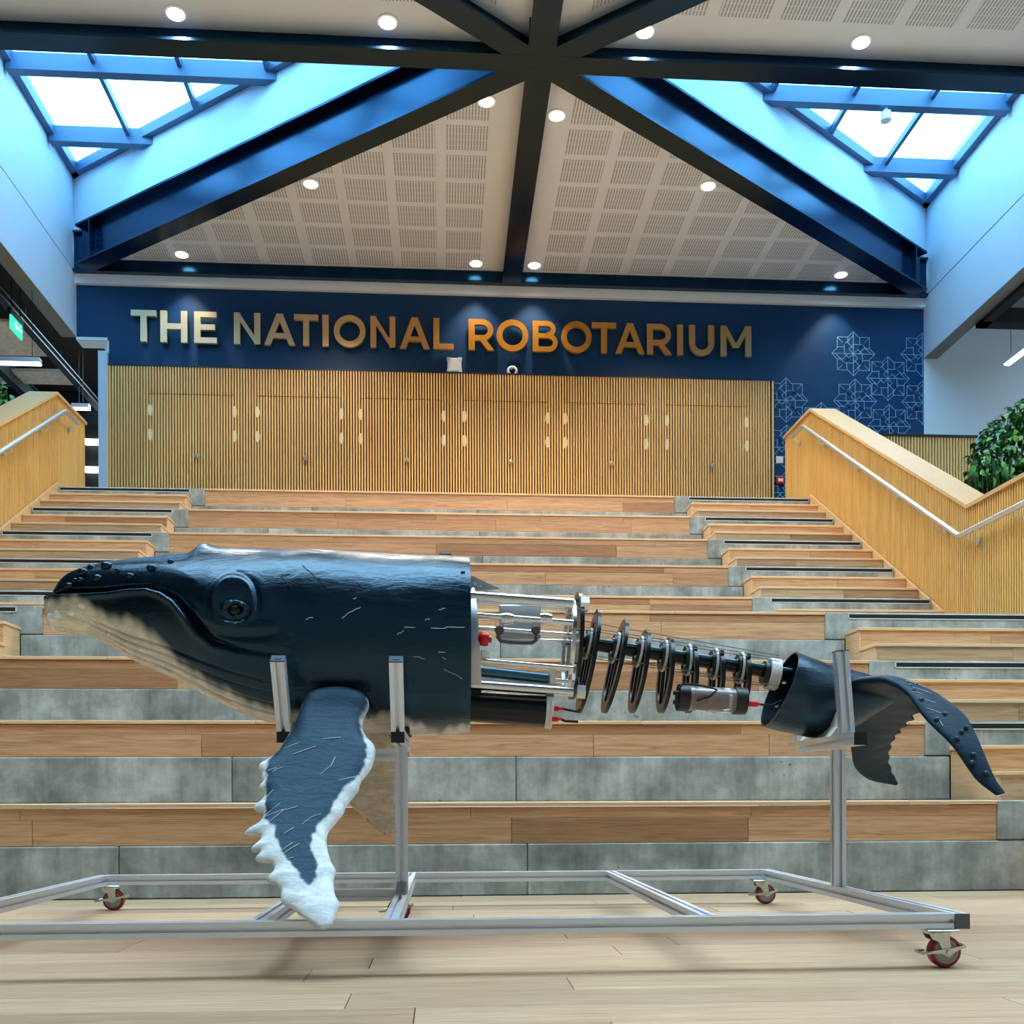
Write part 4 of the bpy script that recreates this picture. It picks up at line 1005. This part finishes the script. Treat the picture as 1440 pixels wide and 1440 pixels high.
def on_body(px, py, near=True):
    """point of the near flank seen at a pixel (search along the ring)"""
    best = None
    X = at(px, py, Y=3.28).x
    for it in range(3):
        lo = None
        for k in range(0, 181):
            th = PI * .5 + PI * k / 180
            zt, zb, hz, zc, hw = body_ring(X); y = YW_ + hw * math.copysign(abs(math.cos(th)) ** .92, math.cos(th)); z = zc + hz * math.copysign(abs(math.sin(th)) ** .96, math.sin(th))
            q = at(px, py, Y=y); e_ = abs(q.z - z)
            if lo is None or e_ < lo[0]: lo = (e_, th, q.x)
        X = min(max(lo[2], WX0 + .002), WX1)
    p, _ = body_pt(X, lo[1]); zt, zb, hz, zc, hw = body_ring(X)
    n = V((0, math.cos(lo[1]) / hw, math.sin(lo[1]) / hz)).normalized()
    return p, n
# eye
p, n = on_body(331, 858)
eb = MB().ball(p + n * .000, .021, .016, .019, 18, 12).build('eyeball', M['black_gloss'], whale, smooth=True, label='glossy dark eye')
# tubercles on the rostrum and barnacle knobs on the chin
for px, py, r in [(95, 820, .013), (117, 803, .014), (128, 797, .010), (112, 812, .009), (136, 810, .013), (150, 796, .016), (182, 808, .012), (213, 798, .013), (165, 801, .007), (240, 790, .009), (104, 812, .008)]:
    p, n = on_body(px, py)
    mb = MB().ball(p, r * 1.25, r * 1.05, r, 12, 8)
    mb.col = [DARK] * len(mb.v); mb.build('tubercle', M['skin'], whale, smooth=True)
for px, py, r in [(74, 869, .018), (81, 864, .014), (99, 861, .014), (123, 878, .013), (88, 884, .010), (152, 892, .008), (115, 852, .012), (75, 882, .012), (107, 888, .008)]:
    p, n = on_body(px, py)
    mb = MB().ball(p - n * r * .35, r * 1.2, r * .9, r, 12, 8); mb.col = [(.97, .98, .96)] * len(mb.v); mb.build('chin_knob', M['skin'], whale, smooth=True, label='pale chin knob')
# white scratches on the flank
def strip_on(pts, r=.0008, name='scratch', m='scratch'):
    ps = []
    for (a, b), (c, d) in zip(pts, pts[1:]):
        for k in range(6):
            t = k / 6; p, n = on_body(a + (c - a) * t, b + (d - b) * t); ps.append(p + n * .0006)
    MB().tube(ps, r, 5).build(name, M[m], whale)
Z7 = lambda x, y: (320 + x / 3.6, 740 + y / 3.6)
for s_ in [[(895, 512), (960, 518)], [(1030, 520), (1110, 514), (1218, 508)], [(580, 465), (620, 435), (685, 408)], [(1000, 475), (1030, 468)], [(1070, 425), (1108, 411)], [(1095, 724), (1150, 748), (1198, 776)], [(1085, 666), (1110, 672)], [(396, 470), (440, 456)], [(635, 370), (655, 364)], [(1065, 637), (1110, 638)], [(860, 548), (900, 530)], [(940, 660), (1010, 672)]]:
    strip_on([Z7(*q) for q in s_])
strip_on([Z7(380, 200), Z7(440, 255), Z7(515, 320)], .0016, 'seam', 'black'); strip_on([Z7(268, 250), Z7(340, 325)], .0013, 'seam', 'black')
p, n = on_body(651, 806); MB().cbox(p.x - .007, p.x + .007, p.y - .004, p.y + .004, p.z - .003, p.z + .004, .001).build('slot', M['black'], whale)
a_ = at(617, 790, Y=YW_); MB().cbox(a_.x, a_.x + .043, YW_ - .03, YW_ + .03, 1.29, at(620, 779, Y=YW_).z, .006).build('lifting_lug', M['black'], whale)

# blades: outline given in a plane, lens-shaped thickness
from mathutils.geometry import delaunay_2d_cdt
from mathutils import noise as mnoise
def inside(p, poly):
    r = False
    for (ax, ay), (bx, by) in zip(poly, poly[1:] + poly[:1]):
        if (ay > p[1]) != (by > p[1]) and p[0] < (bx - ax) * (p[1] - ay) / (by - ay) + ax: r = not r
    return r
import numpy as np
_PC = {}
def _seg(poly):
    k = id(poly)
    if k not in _PC:
        P = np.array([(p[0], p[1]) for p in poly], float); D_ = np.roll(P, -1, 0) - P; _PC[k] = (P, D_, (D_ ** 2).sum(1) + 1e-9, poly)
    return _PC[k]
def edge_dist(p, poly):
    P, D_, L2, _ = _seg(poly); w_ = np.array((p[0], p[1])) - P; t = np.clip((w_ * D_).sum(1) / L2, 0, 1)
    return float(np.sqrt(((w_ - D_ * t[:, None]) ** 2).sum(1).min()))
def round_poly(poly, it=2):
    for _ in range(it):
        out = []
        for a, b in zip(poly, poly[1:] + poly[:1]): out += [(a[0] * .75 + b[0] * .25, a[1] * .75 + b[1] * .25), (a[0] * .25 + b[0] * .75, a[1] * .25 + b[1] * .75)]
        poly = out
    return poly
def blade(name, outline, place, thick, colour, step, m, parent, label=None):
    poly = round_poly(outline, 2); n = len(poly)
    xs = [p[0] for p in poly]; ys = [p[1] for p in poly]
    pts = [V((p[0], p[1])) for p in poly]; y = min(ys) + step / 2; j = 0
    while y < max(ys):
        x = min(xs) + (step / 2 if j % 2 else step)
        while x < max(xs):
            if inside((x, y), poly) and edge_dist((x, y), poly) > step * .55: pts.append(V((x, y)))
            x += step
        y += step * .87; j += 1
    res = delaunay_2d_cdt(pts, [(i, (i + 1) % n) for i in range(n)], [], 1, 1e-5)
    vv, ff = res[0], res[2]; mb = MB(); mb.col = []; N = len(vv)
    ds = [edge_dist((p.x, p.y), poly) for p in vv]
    for sg in (1, -1):
        for p, d in zip(vv, ds):
            q, nn = place(p.x, p.y); mb.v.append(q + nn * sg * thick(d, p.x, p.y)); mb.col.append(colour(p.x, p.y, d, sg))
    for f in ff: mb.f.append(tuple(f)); mb.f.append(tuple(i + N for i in f)[::-1])
    me = mb.mesh(name, WLOC[parent.name], True); me.materials.append(m)
    b = bmesh.new(); b.from_mesh(me); bmesh.ops.remove_doubles(b, verts=b.verts[:], dist=2e-5); bmesh.ops.recalc_face_normals(b, faces=b.faces[:]); b.to_mesh(me); b.free()
    return link(name, me, parent, WLOC[parent.name], label)
Z3 = lambda q: (300 + q[0] / 3.6, 920 + q[1] / 3.6)
FO = [Z3(q) for q in [(480, 190), (440, 275), (400, 380), (365, 435), (330, 492), (282, 530), (226, 560), (228, 590), (250, 605), (238, 625), (256, 645), (228, 668), (230, 692), (264, 700), (252, 735), (206, 765), (206, 795), (262, 808), (238, 850), (158, 895), (160, 922), (245, 920), (238, 942), (188, 980), (194, 1006), (246, 1000), (212, 1026), (216, 1056), (300, 1058), (312, 1092), (268, 1132), (275, 1160), (345, 1185), (338, 1245), (360, 1276), (410, 1290), (432, 1322), (482, 1350), (525, 1388), (560, 1398), (600, 1378), (625, 1320), (642, 1258), (612, 1218), (608, 1140), (626, 1095), (592, 1052), (572, 960), (576, 908), (602, 878), (664, 806), (672, 768), (736, 700), (742, 650), (800, 588), (823, 500), (816, 458), (780, 428), (752, 380), (762, 325), (795, 262), (770, 200), (640, 165)]]
FD = [Z3(q) for q in [(500, 150), (430, 300), (402, 390), (332, 490), (276, 560), (270, 640), (268, 740), (262, 838), (285, 883), (322, 892), (310, 930), (345, 1010), (382, 1065), (432, 1120), (452, 1165), (492, 1196), (520, 1160), (532, 1110), (525, 1060), (500, 1012), (497, 960), (520, 920), (543, 868), (592, 835), (605, 790), (640, 730), (690, 680), (742, 628), (776, 560), (782, 500), (762, 440), (745, 390), (750, 330), (790, 258), (760, 150)]]
FDs = round_poly(FD, 1)
YF = lambda py: smooth_lerp([(960, 3.285), (985, 3.262), (1060, 3.12), (1180, 2.90), (1310, 2.665)], py)
FN = V((0, -.72, -.69)).normalized(); FNN = V((0, -.74, .67)).normalized()
def fplace(x, y): return at(x, y, Y=YF(y)), FNN
def fcol(x, y, d, sg):
    if sg < 0: return (.70, .66, .60)
    jx = x + 3.2 * mnoise.noise(V((x * .09, y * .14, 0))) + 1.6 * mnoise.noise(V((x * .3, y * .4, 3))); e_ = edge_dist((jx, y), FDs); t = ss(-2.2, 2.2, e_ if inside((jx, y), FDs) else -e_)
    return [(.018, .042, .066)[i] * t + (.80, .80, .77)[i] * (1 - t) for i in range(3)]
def fthick(d, x, y): return math.sqrt(1 - (1 - min(1, d / 24)) ** 2) * .021 * lerp([(960, 1.7), (1060, 1.15), (1310, .8)], y)
flip = blade('flipper', FO, fplace, fthick, fcol, 1.9, M['fin_skin'], whale, 'near flipper, blue with a scalloped white edge')
def fl_scratch(pts):
    ps = []
    for a, b in pts:
        x, y = Z3((a, b)); q, nn = fplace(x, y); ps.append(q + nn * (fthick(edge_dist((x, y), FO), x, y) + .0012))
    if len(ps) == 2: ps.insert(1, (ps[0] + ps[1]) / 2 + FNN * .001)
    MB().tube(ps, .0010, 5).build('scratch', M['scratch'], flip)
for s_ in [[(405, 537), (522, 496)], [(365, 500), (440, 478)], [(545, 636), (600, 592), (620, 550)], [(275, 636), (325, 610), (362, 600)], [(280, 610), (325, 603)], [(270, 745), (308, 710)], [(265, 832), (345, 778)], [(290, 870), (372, 808)], [(272, 838), (360, 812)], [(455, 884), (500, 850), (550, 832)], [(362, 934), (412, 902)], [(345, 1020), (405, 978)], [(358, 1032), (440, 982)], [(382, 1060), (410, 1052)], [(640, 665), (720, 640)], [(370, 815), (432, 797)], [(560, 460), (650, 452)]]:
    fl_scratch(s_)
# collar where the flipper leaves the body
cpts = [on_body(*Z3(q))[0] + V((0, -.012, 0)) for q in [(470, 255), (505, 215), (560, 192), (625, 185), (700, 200), (760, 235), (790, 280), (785, 325)]]
mb = MB().tube(cpts, [.006, .011, .013, .014, .014, .013, .011, .006], 10); mb.col = [DARK] * len(mb.v); mb.build('flipper_collar', M['skin'], whale, smooth=True)
# far flipper, pale inner side
FO2 = [Z3(q) for q in [(560, 330), (860, 330), (915, 440), (930, 560), (932, 700), (915, 722), (928, 800), (945, 875), (905, 915), (862, 914), (800, 872), (765, 822), (690, 768), (620, 640), (580, 480)]]
YF2 = lambda py: smooth_lerp([(1000, 3.80), (1060, 3.92), (1180, 4.12)], py)
blade('flipper', FO2, lambda x, y: (at(x, y, Y=YF2(y)), V((0, .86, .5))), lambda d, x, y: min(1, d / 10) ** .5 * (.006 + .01 * min(1, d / 30)), lambda x, y, d, sg: (.74, .66, .57) if sg < 0 else (.03, .05, .07), 3.2, M['fin_skin'], whale, 'far flipper showing its pale beige underside')

# ------------------------------------------------------------------ exposed mechanism behind the body
def rod(a, b, ra, name='frame_rod', m='steel', Ya=3.45, Yb=None, n=14, lab=None, parent=whale):
    p0, p1 = at(a[0], a[1], Y=Ya), at(b[0], b[1], Y=Yb if Yb is not None else Ya)
    return MB().cyl(p0, p1, ra, n).build(name, M[m], parent, smooth='auto', label=lab)
rod((655, 838), (806, 849), .0185, Ya=3.42, lab='thick polished tie rod'); rod((655, 962), (806, 973), .0165, Ya=3.42, lab='thick polished tie rod')
rod((655, 864), (806, 876), .011, Ya=3.40); rod((660, 882), (806, 893), .008, Ya=3.5); rod((676, 929), (806, 940), .009, Ya=3.38)
rod((660, 843), (806, 853), .018, Ya=3.72); rod((660, 955), (806, 966), .016, Ya=3.72); rod((700, 898), (806, 902), .006, Ya=3.6)
rod((674, 944), (772, 955), .0195, 'actuator_tube', 'teal_tube', 3.47, lab='teal actuator tube'); rod((772, 956), (806, 959), .008, 'actuator_rod', 'steel', 3.47)
q = at(776, 952, Y=3.46); MB().cbox(q.x - .01, q.x + .01, 3.42, 3.50, q.z - .026, q.z + .024, .002).build('clamp_block', M['white_plastic'], whale)
# linear carriage: plate with two bearing pairs and bent hose
q0, q1 = at(702, 851, Y=3.52), at(760, 899, Y=3.52); MB().cbox(q0.x, q1.x, 3.51, 3.53, q1.z, q0.z, .003).build('carriage_plate', M['steel_plate'], whale)
for px in (713, 767):
    p = at(px, 870, Y=3.40); mb = MB()
    for k, (w_, r_) in enumerate([(-.014, .020), (-.004, .022), (.006, .020), (.016, .017)]): mb.cyl((p.x + w_ - .004, p.y, p.z), (p.x + w_ + .005, p.y, p.z), r_, 16)
    mb.build('bearing', M['steel'], whale, smooth='auto')
for px in (702, 753):
    p = at(px, 887, Y=3.42); MB().lathe((p.x, p.y, p.z), (0, -1, 0), [(0, .013), (.012, .016), (.02, .012)], 14).build('hose_fitting', M['grey_cap'], whale, smooth='auto')
hp = [at(a, b, Y=3.41) for a, b in [(702, 888), (700, 896), (704, 901), (715, 903), (735, 904), (748, 904), (754, 900), (754, 890)]]
MB().tube(hp, .0065, 8).build('bent_hose', M['grey_cap'], whale, smooth='auto')
# rear bulkhead disc of the body
cb = at(664, 911, Y=3.55); MB().lathe((cb.x - .018, 3.55, cb.z), (1, 0, .06), [(0, .09), (0, .205), (.036, .205), (.036, .09)], 40).build('bulkhead_disc', M['steel_plate'], whale, smooth='auto')
q = at(672, 898, Y=3.36); MB().lathe((q.x, q.y, q.z), (1, 0, -.05), [(0, .016), (.006, .022), (.022, .024), (.034, .022), (.036, .012), (.046, .010)], 18).build('emergency_button', M['red_plastic'], whale, smooth='auto', label='red emergency stop button')
q = at(676, 920, Y=3.36); MB().cbox(q.x, q.x + .032, q.y - .012, q.y + .012, q.z - .012, q.z + .012, .003).build('switch_block', M['white_plastic'], whale)
MB().prism([W2(*q) for q in [(662, 811), (666, 812), (703, 829), (662, 833)]], lambda a, b, d: (a, d, b), 3.535, 3.541).build('gusset_plate', M['steel_plate'], whale)
gz = MB()
for px, py, r in [(668, 821, .007), (676, 825, .005)]: q = at(px, py, Y=3.53); gz.cyl((q.x, 3.528, q.z), (q.x, 3.533, q.z), r, 12)
gz.build('gusset_bolt', M['white_plastic'], whale)
# ballast tube with end flange and two red plugs
t0, t1 = at(648, 992, Y=3.45), at(768, 1000, Y=3.45); MB().cyl(t0, t1, .053, 32).build('ballast_tube', M['black_gloss'], whale, smooth='auto', label='black sealed tube')
ax = (t1 - t0).normalized(); MB().lathe(t1 - ax * .004, ax, [(0, .058), (.01, .06), (.011, .056), (.014, .056), (.015, .06), (.024, .06)], 32).build('tube_flange', M['white_print'], whale, smooth='auto', label='white tube flange')
for (px, py, ex_) in [(777, 996, [(812, 1001), (816, 997)]), (776, 1011, [(795, 1014), (813, 1015)])]:
    p = at(px, py, Y=3.40); r = MB().tube([p, p + V((.02, 0, -.001)), p + V((.024, 0, -.001)), p + V((.034, 0, -.001))], [.009, .009, .005, .005], 12).build('cable_plug', M['red_plastic'], whale, smooth='auto', label='red cable plug')
    MB().tube([p + V((.03, 0, -.001))] + [at(a, b, Y=3.40) for a, b in ex_], .0042, 8).build('cable', M['rubber'], whale)
# end plates
def disc(top, bot, Yc, th, name, m, wY, hole=0, lab=None):
    """upright elliptical plate seen almost edge-on; returns its frame"""
    T, B = at(*top, Y=Yc), at(*bot, Y=Yc); C = (T + B) / 2; up = (T - B) / 2; nrm = V((up.z, 0, -up.x)).normalized(); mb = MB(); n = 40
    outer = [C + up * math.cos(2 * PI * k / n) + V((0, wY * math.sin(2 * PI * k / n), 0)) for k in range(n)]
    if hole:
        inner = [C + (q - C) * hole for q in outer]
        for sg in (-1, 1): mb.v += [q + nrm * th / 2 * sg for q in outer]; mb.v += [q + nrm * th / 2 * sg for q in inner]
        for k in range(n):
            j = (k + 1) % n
            mb.f += [(k, j, n + j, n + k), (2 * n + k, 3 * n + k, 3 * n + j, 2 * n + j), (k, 2 * n + k, 2 * n + j, j), (n + k, n + j, 3 * n + j, 3 * n + k)]
    else: mb.v += [q + nrm * th / 2 * sg for sg in (-1, 1) for q in outer]; mb.f += [tuple(range(n)), tuple(range(2 * n - 1, n - 1, -1))] + [(k, n + k, n + (k + 1) % n, (k + 1) % n) for k in range(n)]
    return mb, C, up, nrm
mb, C, up, nrm = disc((813, 834), (804, 984), 3.55, .014, 'end_plate', 'black_gloss', .185); mb.build('end_plate', M['black_gloss'], whale, smooth='auto', label='black round end plate')
mb, *_ = disc((803, 842), (795, 979), 3.55, .012, 'end_ring', 'steel', .17, .80); mb.build('end_ring', M['steel'], whale, smooth='auto', label='polished end ring')
for px, py, yy in [(816, 849, 3.42), (811, 973, 3.42), (815, 852, 3.70), (812, 968, 3.70)]:
    p = at(px, py, Y=yy); MB().cyl((p.x - .0, p.y, p.z), (p.x + .028, p.y, p.z - .002), .026, 6).build('hex_nut', M['steel'], whale)
for k in range(9):
    a_ = 2 * PI * k / 9; p = C + up * .86 * math.cos(a_) + V((-.02, .155 * math.sin(a_), 0)); MB().cyl(p - nrm * .012, p + nrm * .012, .009, 8).build('bolt', M['steel'], whale)
# spine and rib plates
SP0, SP1 = at(812, 903, Y=3.55), at(1112, 950, Y=3.55); sx = (SP1 - SP0).normalized()
RIBS = [((841, 858), (814, 1003)), ((879, 872), (850, 1003)), ((909, 886), (889, 1003)), ((941, 897), (930, 1003)), ((973, 908), (968, 1003)), ((1010, 914), (1005, 1002)), ((1047, 919), (1041, 1001))]
spine = MB().cyl(SP0, SP1, .021, 16).build('spine_tube', M['black_gloss'], whale, smooth='auto')
for off in (.016,):
    MB().cyl(SP0 + V((0, -.012, .016)), SP1 + V((0, -.012, .016)), .008, 10).build('spine_sleeve', M['teal_tube'], whale, smooth='auto')
for i, (T, B) in enumerate(RIBS):
    mb, C, up, nrm = disc(T, B, 3.55, .013, 'rib_plate', 'black_gloss', .43 * (at(*T, Y=3.55) - at(*B, Y=3.55)).length, .76)
    tpar = ((C - SP0).dot(sx)); S = SP0 + sx * tpar; upn = up.normalized()
    d_ = (S - C).dot(upn); hubc = C + upn * d_
    # webs from hub to the frame
    L_ = up.length
    for sg in (-1, 1):
        a = V((0, .03 * sg, 0)); b_ = V((0, .016 * sg, 0))
        mb.sweep([(-.006, -.006), (.006, -.006), (.006, .006), (-.006, .006)], hubc + a, C + upn * L_ * .86 + a * 2.0, V((0, 1, 0)))
        mb.sweep([(-.006, -.006), (.006, -.006), (.006, .006), (-.006, .006)], hubc + a, C + upn * L_ * .86 - a * 2.0, V((0, 1, 0)))
        mb.sweep([(-.006, -.006), (.006, -.006), (.006, .006), (-.006, .006)], hubc + a * 1.4, C - upn * L_ * .86 + a * 1.1, V((0, 1, 0)))
    rb = mb.build('rib_plate', M['black_gloss'], whale, smooth='auto', label='black oval rib plate', origin=C)
    MB().lathe(hubc - nrm * .004, nrm, [(-.022, .030), (-.022, .047), (.008, .05), (.008, .03)], 26, True).build('hub', M['black'], rb, smooth='auto')
    MB().lathe(hubc - nrm * .016, nrm, [(0, .050), (0, .056), (.008, .056), (.008, .050)], 30, True).build('hub_ring', M['white_plastic'], rb, smooth='auto', label='white hub ring')
    hb = MB()
    for k in range(4):
        a_ = PI / 4 + k * PI / 2; c_ = hubc - nrm * .03 + upn * .034 * math.cos(a_) + V((0, .034 * math.sin(a_), 0)); hb.cyl(c_, c_ + nrm * .016, .0045, 6)
    hb.build('hub_bolt', M['steel'], rb)
rc = at(1086, 948, Y=3.55); MB().lathe(rc - sx * .018, sx, [(0, .046), (0, .056), (.036, .056), (.036, .046)], 30, True).build('coupling_ring', M['white_plastic'], whale, smooth='auto', label='white coupling ring')
MB().lathe(rc - sx * .035, sx, [(0, .02), (0, .042), (.03, .046), (.05, .046), (.05, .02)], 24).build('coupling_hub', M['black'], whale, smooth='auto')
for ya, (a, b), (c, d) in [(3.50, (812, 884), (1096, 930)), (3.50, (812, 918), (1096, 965)), (3.60, (812, 880), (1096, 926)), (3.60, (812, 922), (1096, 968)), (3.55, (812, 872), (1096, 922))]:
    MB().cyl(at(a, b, Y=ya), at(c, d, Y=ya), .0016, 6).build('tension_wire', M['grey_cap'], whale)
# electronics pod hung below the last ribs
p0, p1 = at(958, 981, Y=3.44), at(1044, 986, Y=3.44); ax = (p1 - p0).normalized()
MB().cyl(p0, p1, .042, 28).build('pod_tube', M['pod_clear'], whale, smooth='auto', label='clear electronics tube')
MB().lathe(p0, ax, [(-.012, .02), (-.012, .046), (.024, .047), (.024, .043)], 26).build('pod_cap', M['black'], whale, smooth='auto'); MB().lathe(p1, ax, [(-.03, .043), (-.03, .047), (.01, .046), (.012, .02)], 26).build('pod_cap', M['black'], whale, smooth='auto')
pb = MB()
for dz in (-.018, .014): pb.cyl(p0 - ax * .03 + V((0, -.012, dz)), p0 - ax * .008 + V((0, -.012, dz)), .008, 10)
pb.build('pod_gland', M['black'], whale, smooth='auto')
MB().cbox(p0.x + .05, p1.x - .05, 3.425, 3.455, p0.z - .026, p0.z + .01, .004).build('circuit_board', M['board_brown'], whale)
MB().cbox(p0.x + .08, p0.x + .12, 3.415, 3.425, p0.z - .02, p0.z + .015, .003).build('battery_cell', M['red_plastic'], whale, label='dark red battery cell')
MB().tube([at(a, b, Y=3.39) for a, b in [(955, 968), (960, 962), (975, 962), (1000, 967), (1008, 970), (1000, 978), (980, 985)]], .004, 8).build('cable', M['rubber'], whale, smooth='auto')
MB().tube([p1 + ax * .01 + V((0, 0, -.006)), p1 + ax * .016 + V((0, 0, -.006)), p1 + ax * .05 + V((0, 0, -.007)), p1 + ax * .058 + V((0, 0, -.007))], [.007, .011, .010, .006], 12).build('cable_plug', M['red_plastic'], whale, smooth='auto', label='red cable plug')
MB().tube([p1 + ax * .055 + V((0, 0, -.007)), at(1084, 992, Y=3.48), at(1100, 985, Y=3.52)], .004, 8).build('cable', M['rubber'], whale)

# ------------------------------------------------------------------ tail stem and fluke
ST = [((1117, 917), (1075, 1022), .13), ((1128, 921), (1092, 1027), .13), ((1144, 927), (1115, 1032), .125), ((1162, 933), (1140, 1037), .112), ((1182, 938), (1168, 1038), .095), ((1205, 944), (1196, 1026), .075), ((1232, 952), (1228, 1006), .05), ((1256, 962), (1254, 990), .03)]
mb = MB(); mb.col = []; n = 40
fine = []
for i in range(29):
    s_ = i / 28 * (len(ST) - 1); g_ = lambda f: smooth_lerp([(k, f(ST[k])) for k in range(len(ST))], s_)
    fine.append(((g_(lambda q: q[0][0]), g_(lambda q: q[0][1])), (g_(lambda q: q[1][0]), g_(lambda q: q[1][1])), g_(lambda q: q[2])))
def ring_of(T, B, hw, k_=1.0):
    T, B = at(*T, Y=YW_), at(*B, Y=YW_); C = (T + B) / 2; up = (T - B) / 2
    return [C + up * k_ * math.cos(2 * PI * k / n) + V((0, hw * k_ * math.sin(2 * PI * k / n), 0)) for k in range(n)]
rings = [ring_of(*q) for q in fine]
inner = [ring_of(*q, .955) for q in fine[:10]][::-1]
for rg in inner + rings: mb.v += rg
nr = len(inner) + len(rings)
for i in range(nr - 1):
    for k in range(n): mb.f.append((i * n + k, i * n + (k + 1) % n, (i + 1) * n + (k + 1) % n, (i + 1) * n + k))
mb.f += [tuple(range(n)), tuple((nr - 1) * n + k for k in range(n))]
mb.col = [(.016, .024, .034)] * len(mb.v)
mb.build('tail_stem', M['skin'], whale, smooth='auto', label='hollow dark tail stem')
for px, py in [(1090, 993), (1100, 960), (1110, 985)]:
    p = at(px, py, Y=3.50); MB().cyl(p, p + V((.012, -.004, 0)), .006, 8).build('bolt', M['steel'], whale)
A = lambda px, py, Y: at(px, py, Y=Y)
LE = [(-1, A(1258, 1104, 4.06)), (-.85, A(1226, 1098, 4.02)), (-.7, A(1203, 1080, 3.96)), (-.5, A(1196, 1048, 3.86)), (-.25, A(1186, 1000, 3.72)), (0, A(1178, 968, 3.55)), (.2, A(1197, 959, 3.42)), (.38, A(1229, 955, 3.33)), (.5, A(1252, 960, 3.27)), (.62, A(1274, 975, 3.21)), (.73, A(1298, 1008, 3.14)), (.85, A(1338, 1048, 3.07)), (.94, A(1374, 1098, 3.02)), (1, A(1400, 1118, 3.0))]
TE = [(-1, A(1263, 1101, 4.06)), (-.85, A(1254, 1084, 4.02)), (-.7, A(1250, 1064, 3.95)), (-.5, A(1257, 1040, 3.85)), (-.3, A(1272, 1022, 3.74)), (-.1, A(1290, 1003, 3.62)), (0, A(1288, 988, 3.55)), (.1, A(1288, 978, 3.49)), (.25, A(1270, 960, 3.41)), (.38, A(1282, 960, 3.34)), (.5, A(1308, 969, 3.27)), (.62, A(1337, 988, 3.20)), (.73, A(1362, 1012, 3.14)), (.85, A(1381, 1052, 3.07)), (.94, A(1398, 1092, 3.02)), (1, A(1414, 1115, 3.0))]
NS, NC = 90, 18
def fl_pt(s, c):
    L_, T_ = curve3(LE, s), curve3(TE, s)
    if s < -.05: T_ = T_ + (T_ - L_) * .035 * math.sin(s * 60)
    return L_ + (T_ - L_) * c
mb = MB(); grid = {}
for sd in (1, -1):
    for i in range(NS + 1):
        s = -1 + 2 * i / NS
        for j in range(NC + 1):
            c = j / NC; p = fl_pt(s, c); du = fl_pt(min(1, s + .01), c) - fl_pt(max(-1, s - .01), c); dv = fl_pt(s, min(1, c + .02)) - fl_pt(s, max(0, c - .02))
            nn = dv.cross(du); nn = nn.normalized() if nn.length > 1e-12 else V((0, 0, 1))
            if nn.z < 0: nn = -nn
            th = .026 * (1 - .7 * abs(s) ** 1.3) * (c ** .45) * ((1 - c) ** .9) * 1.9
            grid[(sd, i, j)] = len(mb.v); mb.v.append(p + nn * th * sd)
for sd in (1, -1):
    for i in range(NS):
        for j in range(NC): mb.f.append((grid[(sd, i, j)], grid[(sd, i + 1, j)], grid[(sd, i + 1, j + 1)], grid[(sd, i, j + 1)]))
mb.col = [(.013, .026, .040)] * len(mb.v)
me = mb.mesh('tail_fluke', WLOC[whale.name], True); me.materials.append(M['fin_skin'])
b = bmesh.new(); b.from_mesh(me); bmesh.ops.remove_doubles(b, verts=b.verts[:], dist=1e-5); bmesh.ops.recalc_face_normals(b, faces=b.faces[:]); b.to_mesh(me); b.free()
fluke = link('tail_fluke', me, whale, WLOC[whale.name], 'broad drooping tail fluke')
rb_ = random.Random(11)
for s, c in [(.55, .3), (.6, .22), (.66, .2), (.72, .5), (.75, .2), (.8, .6), (.83, .3), (.88, .5), (.9, .25), (.93, .6), (.78, .8), (.52, .55)]:
    p = fl_pt(s, c); mb = MB().ball(p + V((-.002, -.009, .007)), .009, .007, .007, 10, 6); mb.col = [(.03, .05, .065)] * len(mb.v); mb.build('tubercle', M['skin'], fluke, smooth=True)
def fl_line(a, b):
    ps = [];
    for k in range(5):
        t = k / 4; s, c = a[0] + (b[0] - a[0]) * t, a[1] + (b[1] - a[1]) * t; p = fl_pt(s, c)
        nn = (fl_pt(s, min(1, c + .03)) - fl_pt(s, c - .03)).cross(fl_pt(s + .01, c) - fl_pt(s - .01, c)).normalized(); nn = nn if nn.z > 0 else -nn
        ps.append(p + nn * (.026 * (1 - .7 * abs(s) ** 1.3) * (c ** .45) * ((1 - c) ** .9) * 1.9 + .0008))
    MB().tube(ps, .0011, 5).build('scratch', M['scratch'], fluke)
for a, b in [((.5, .35), (.53, .75)), ((.58, .25), (.6, .6)), ((.66, .2), (.67, .45)), ((.70, .15), (.72, .4)), ((.74, .25), (.78, .2)), ((.62, .1), (.63, .3))]: fl_line(a, b)
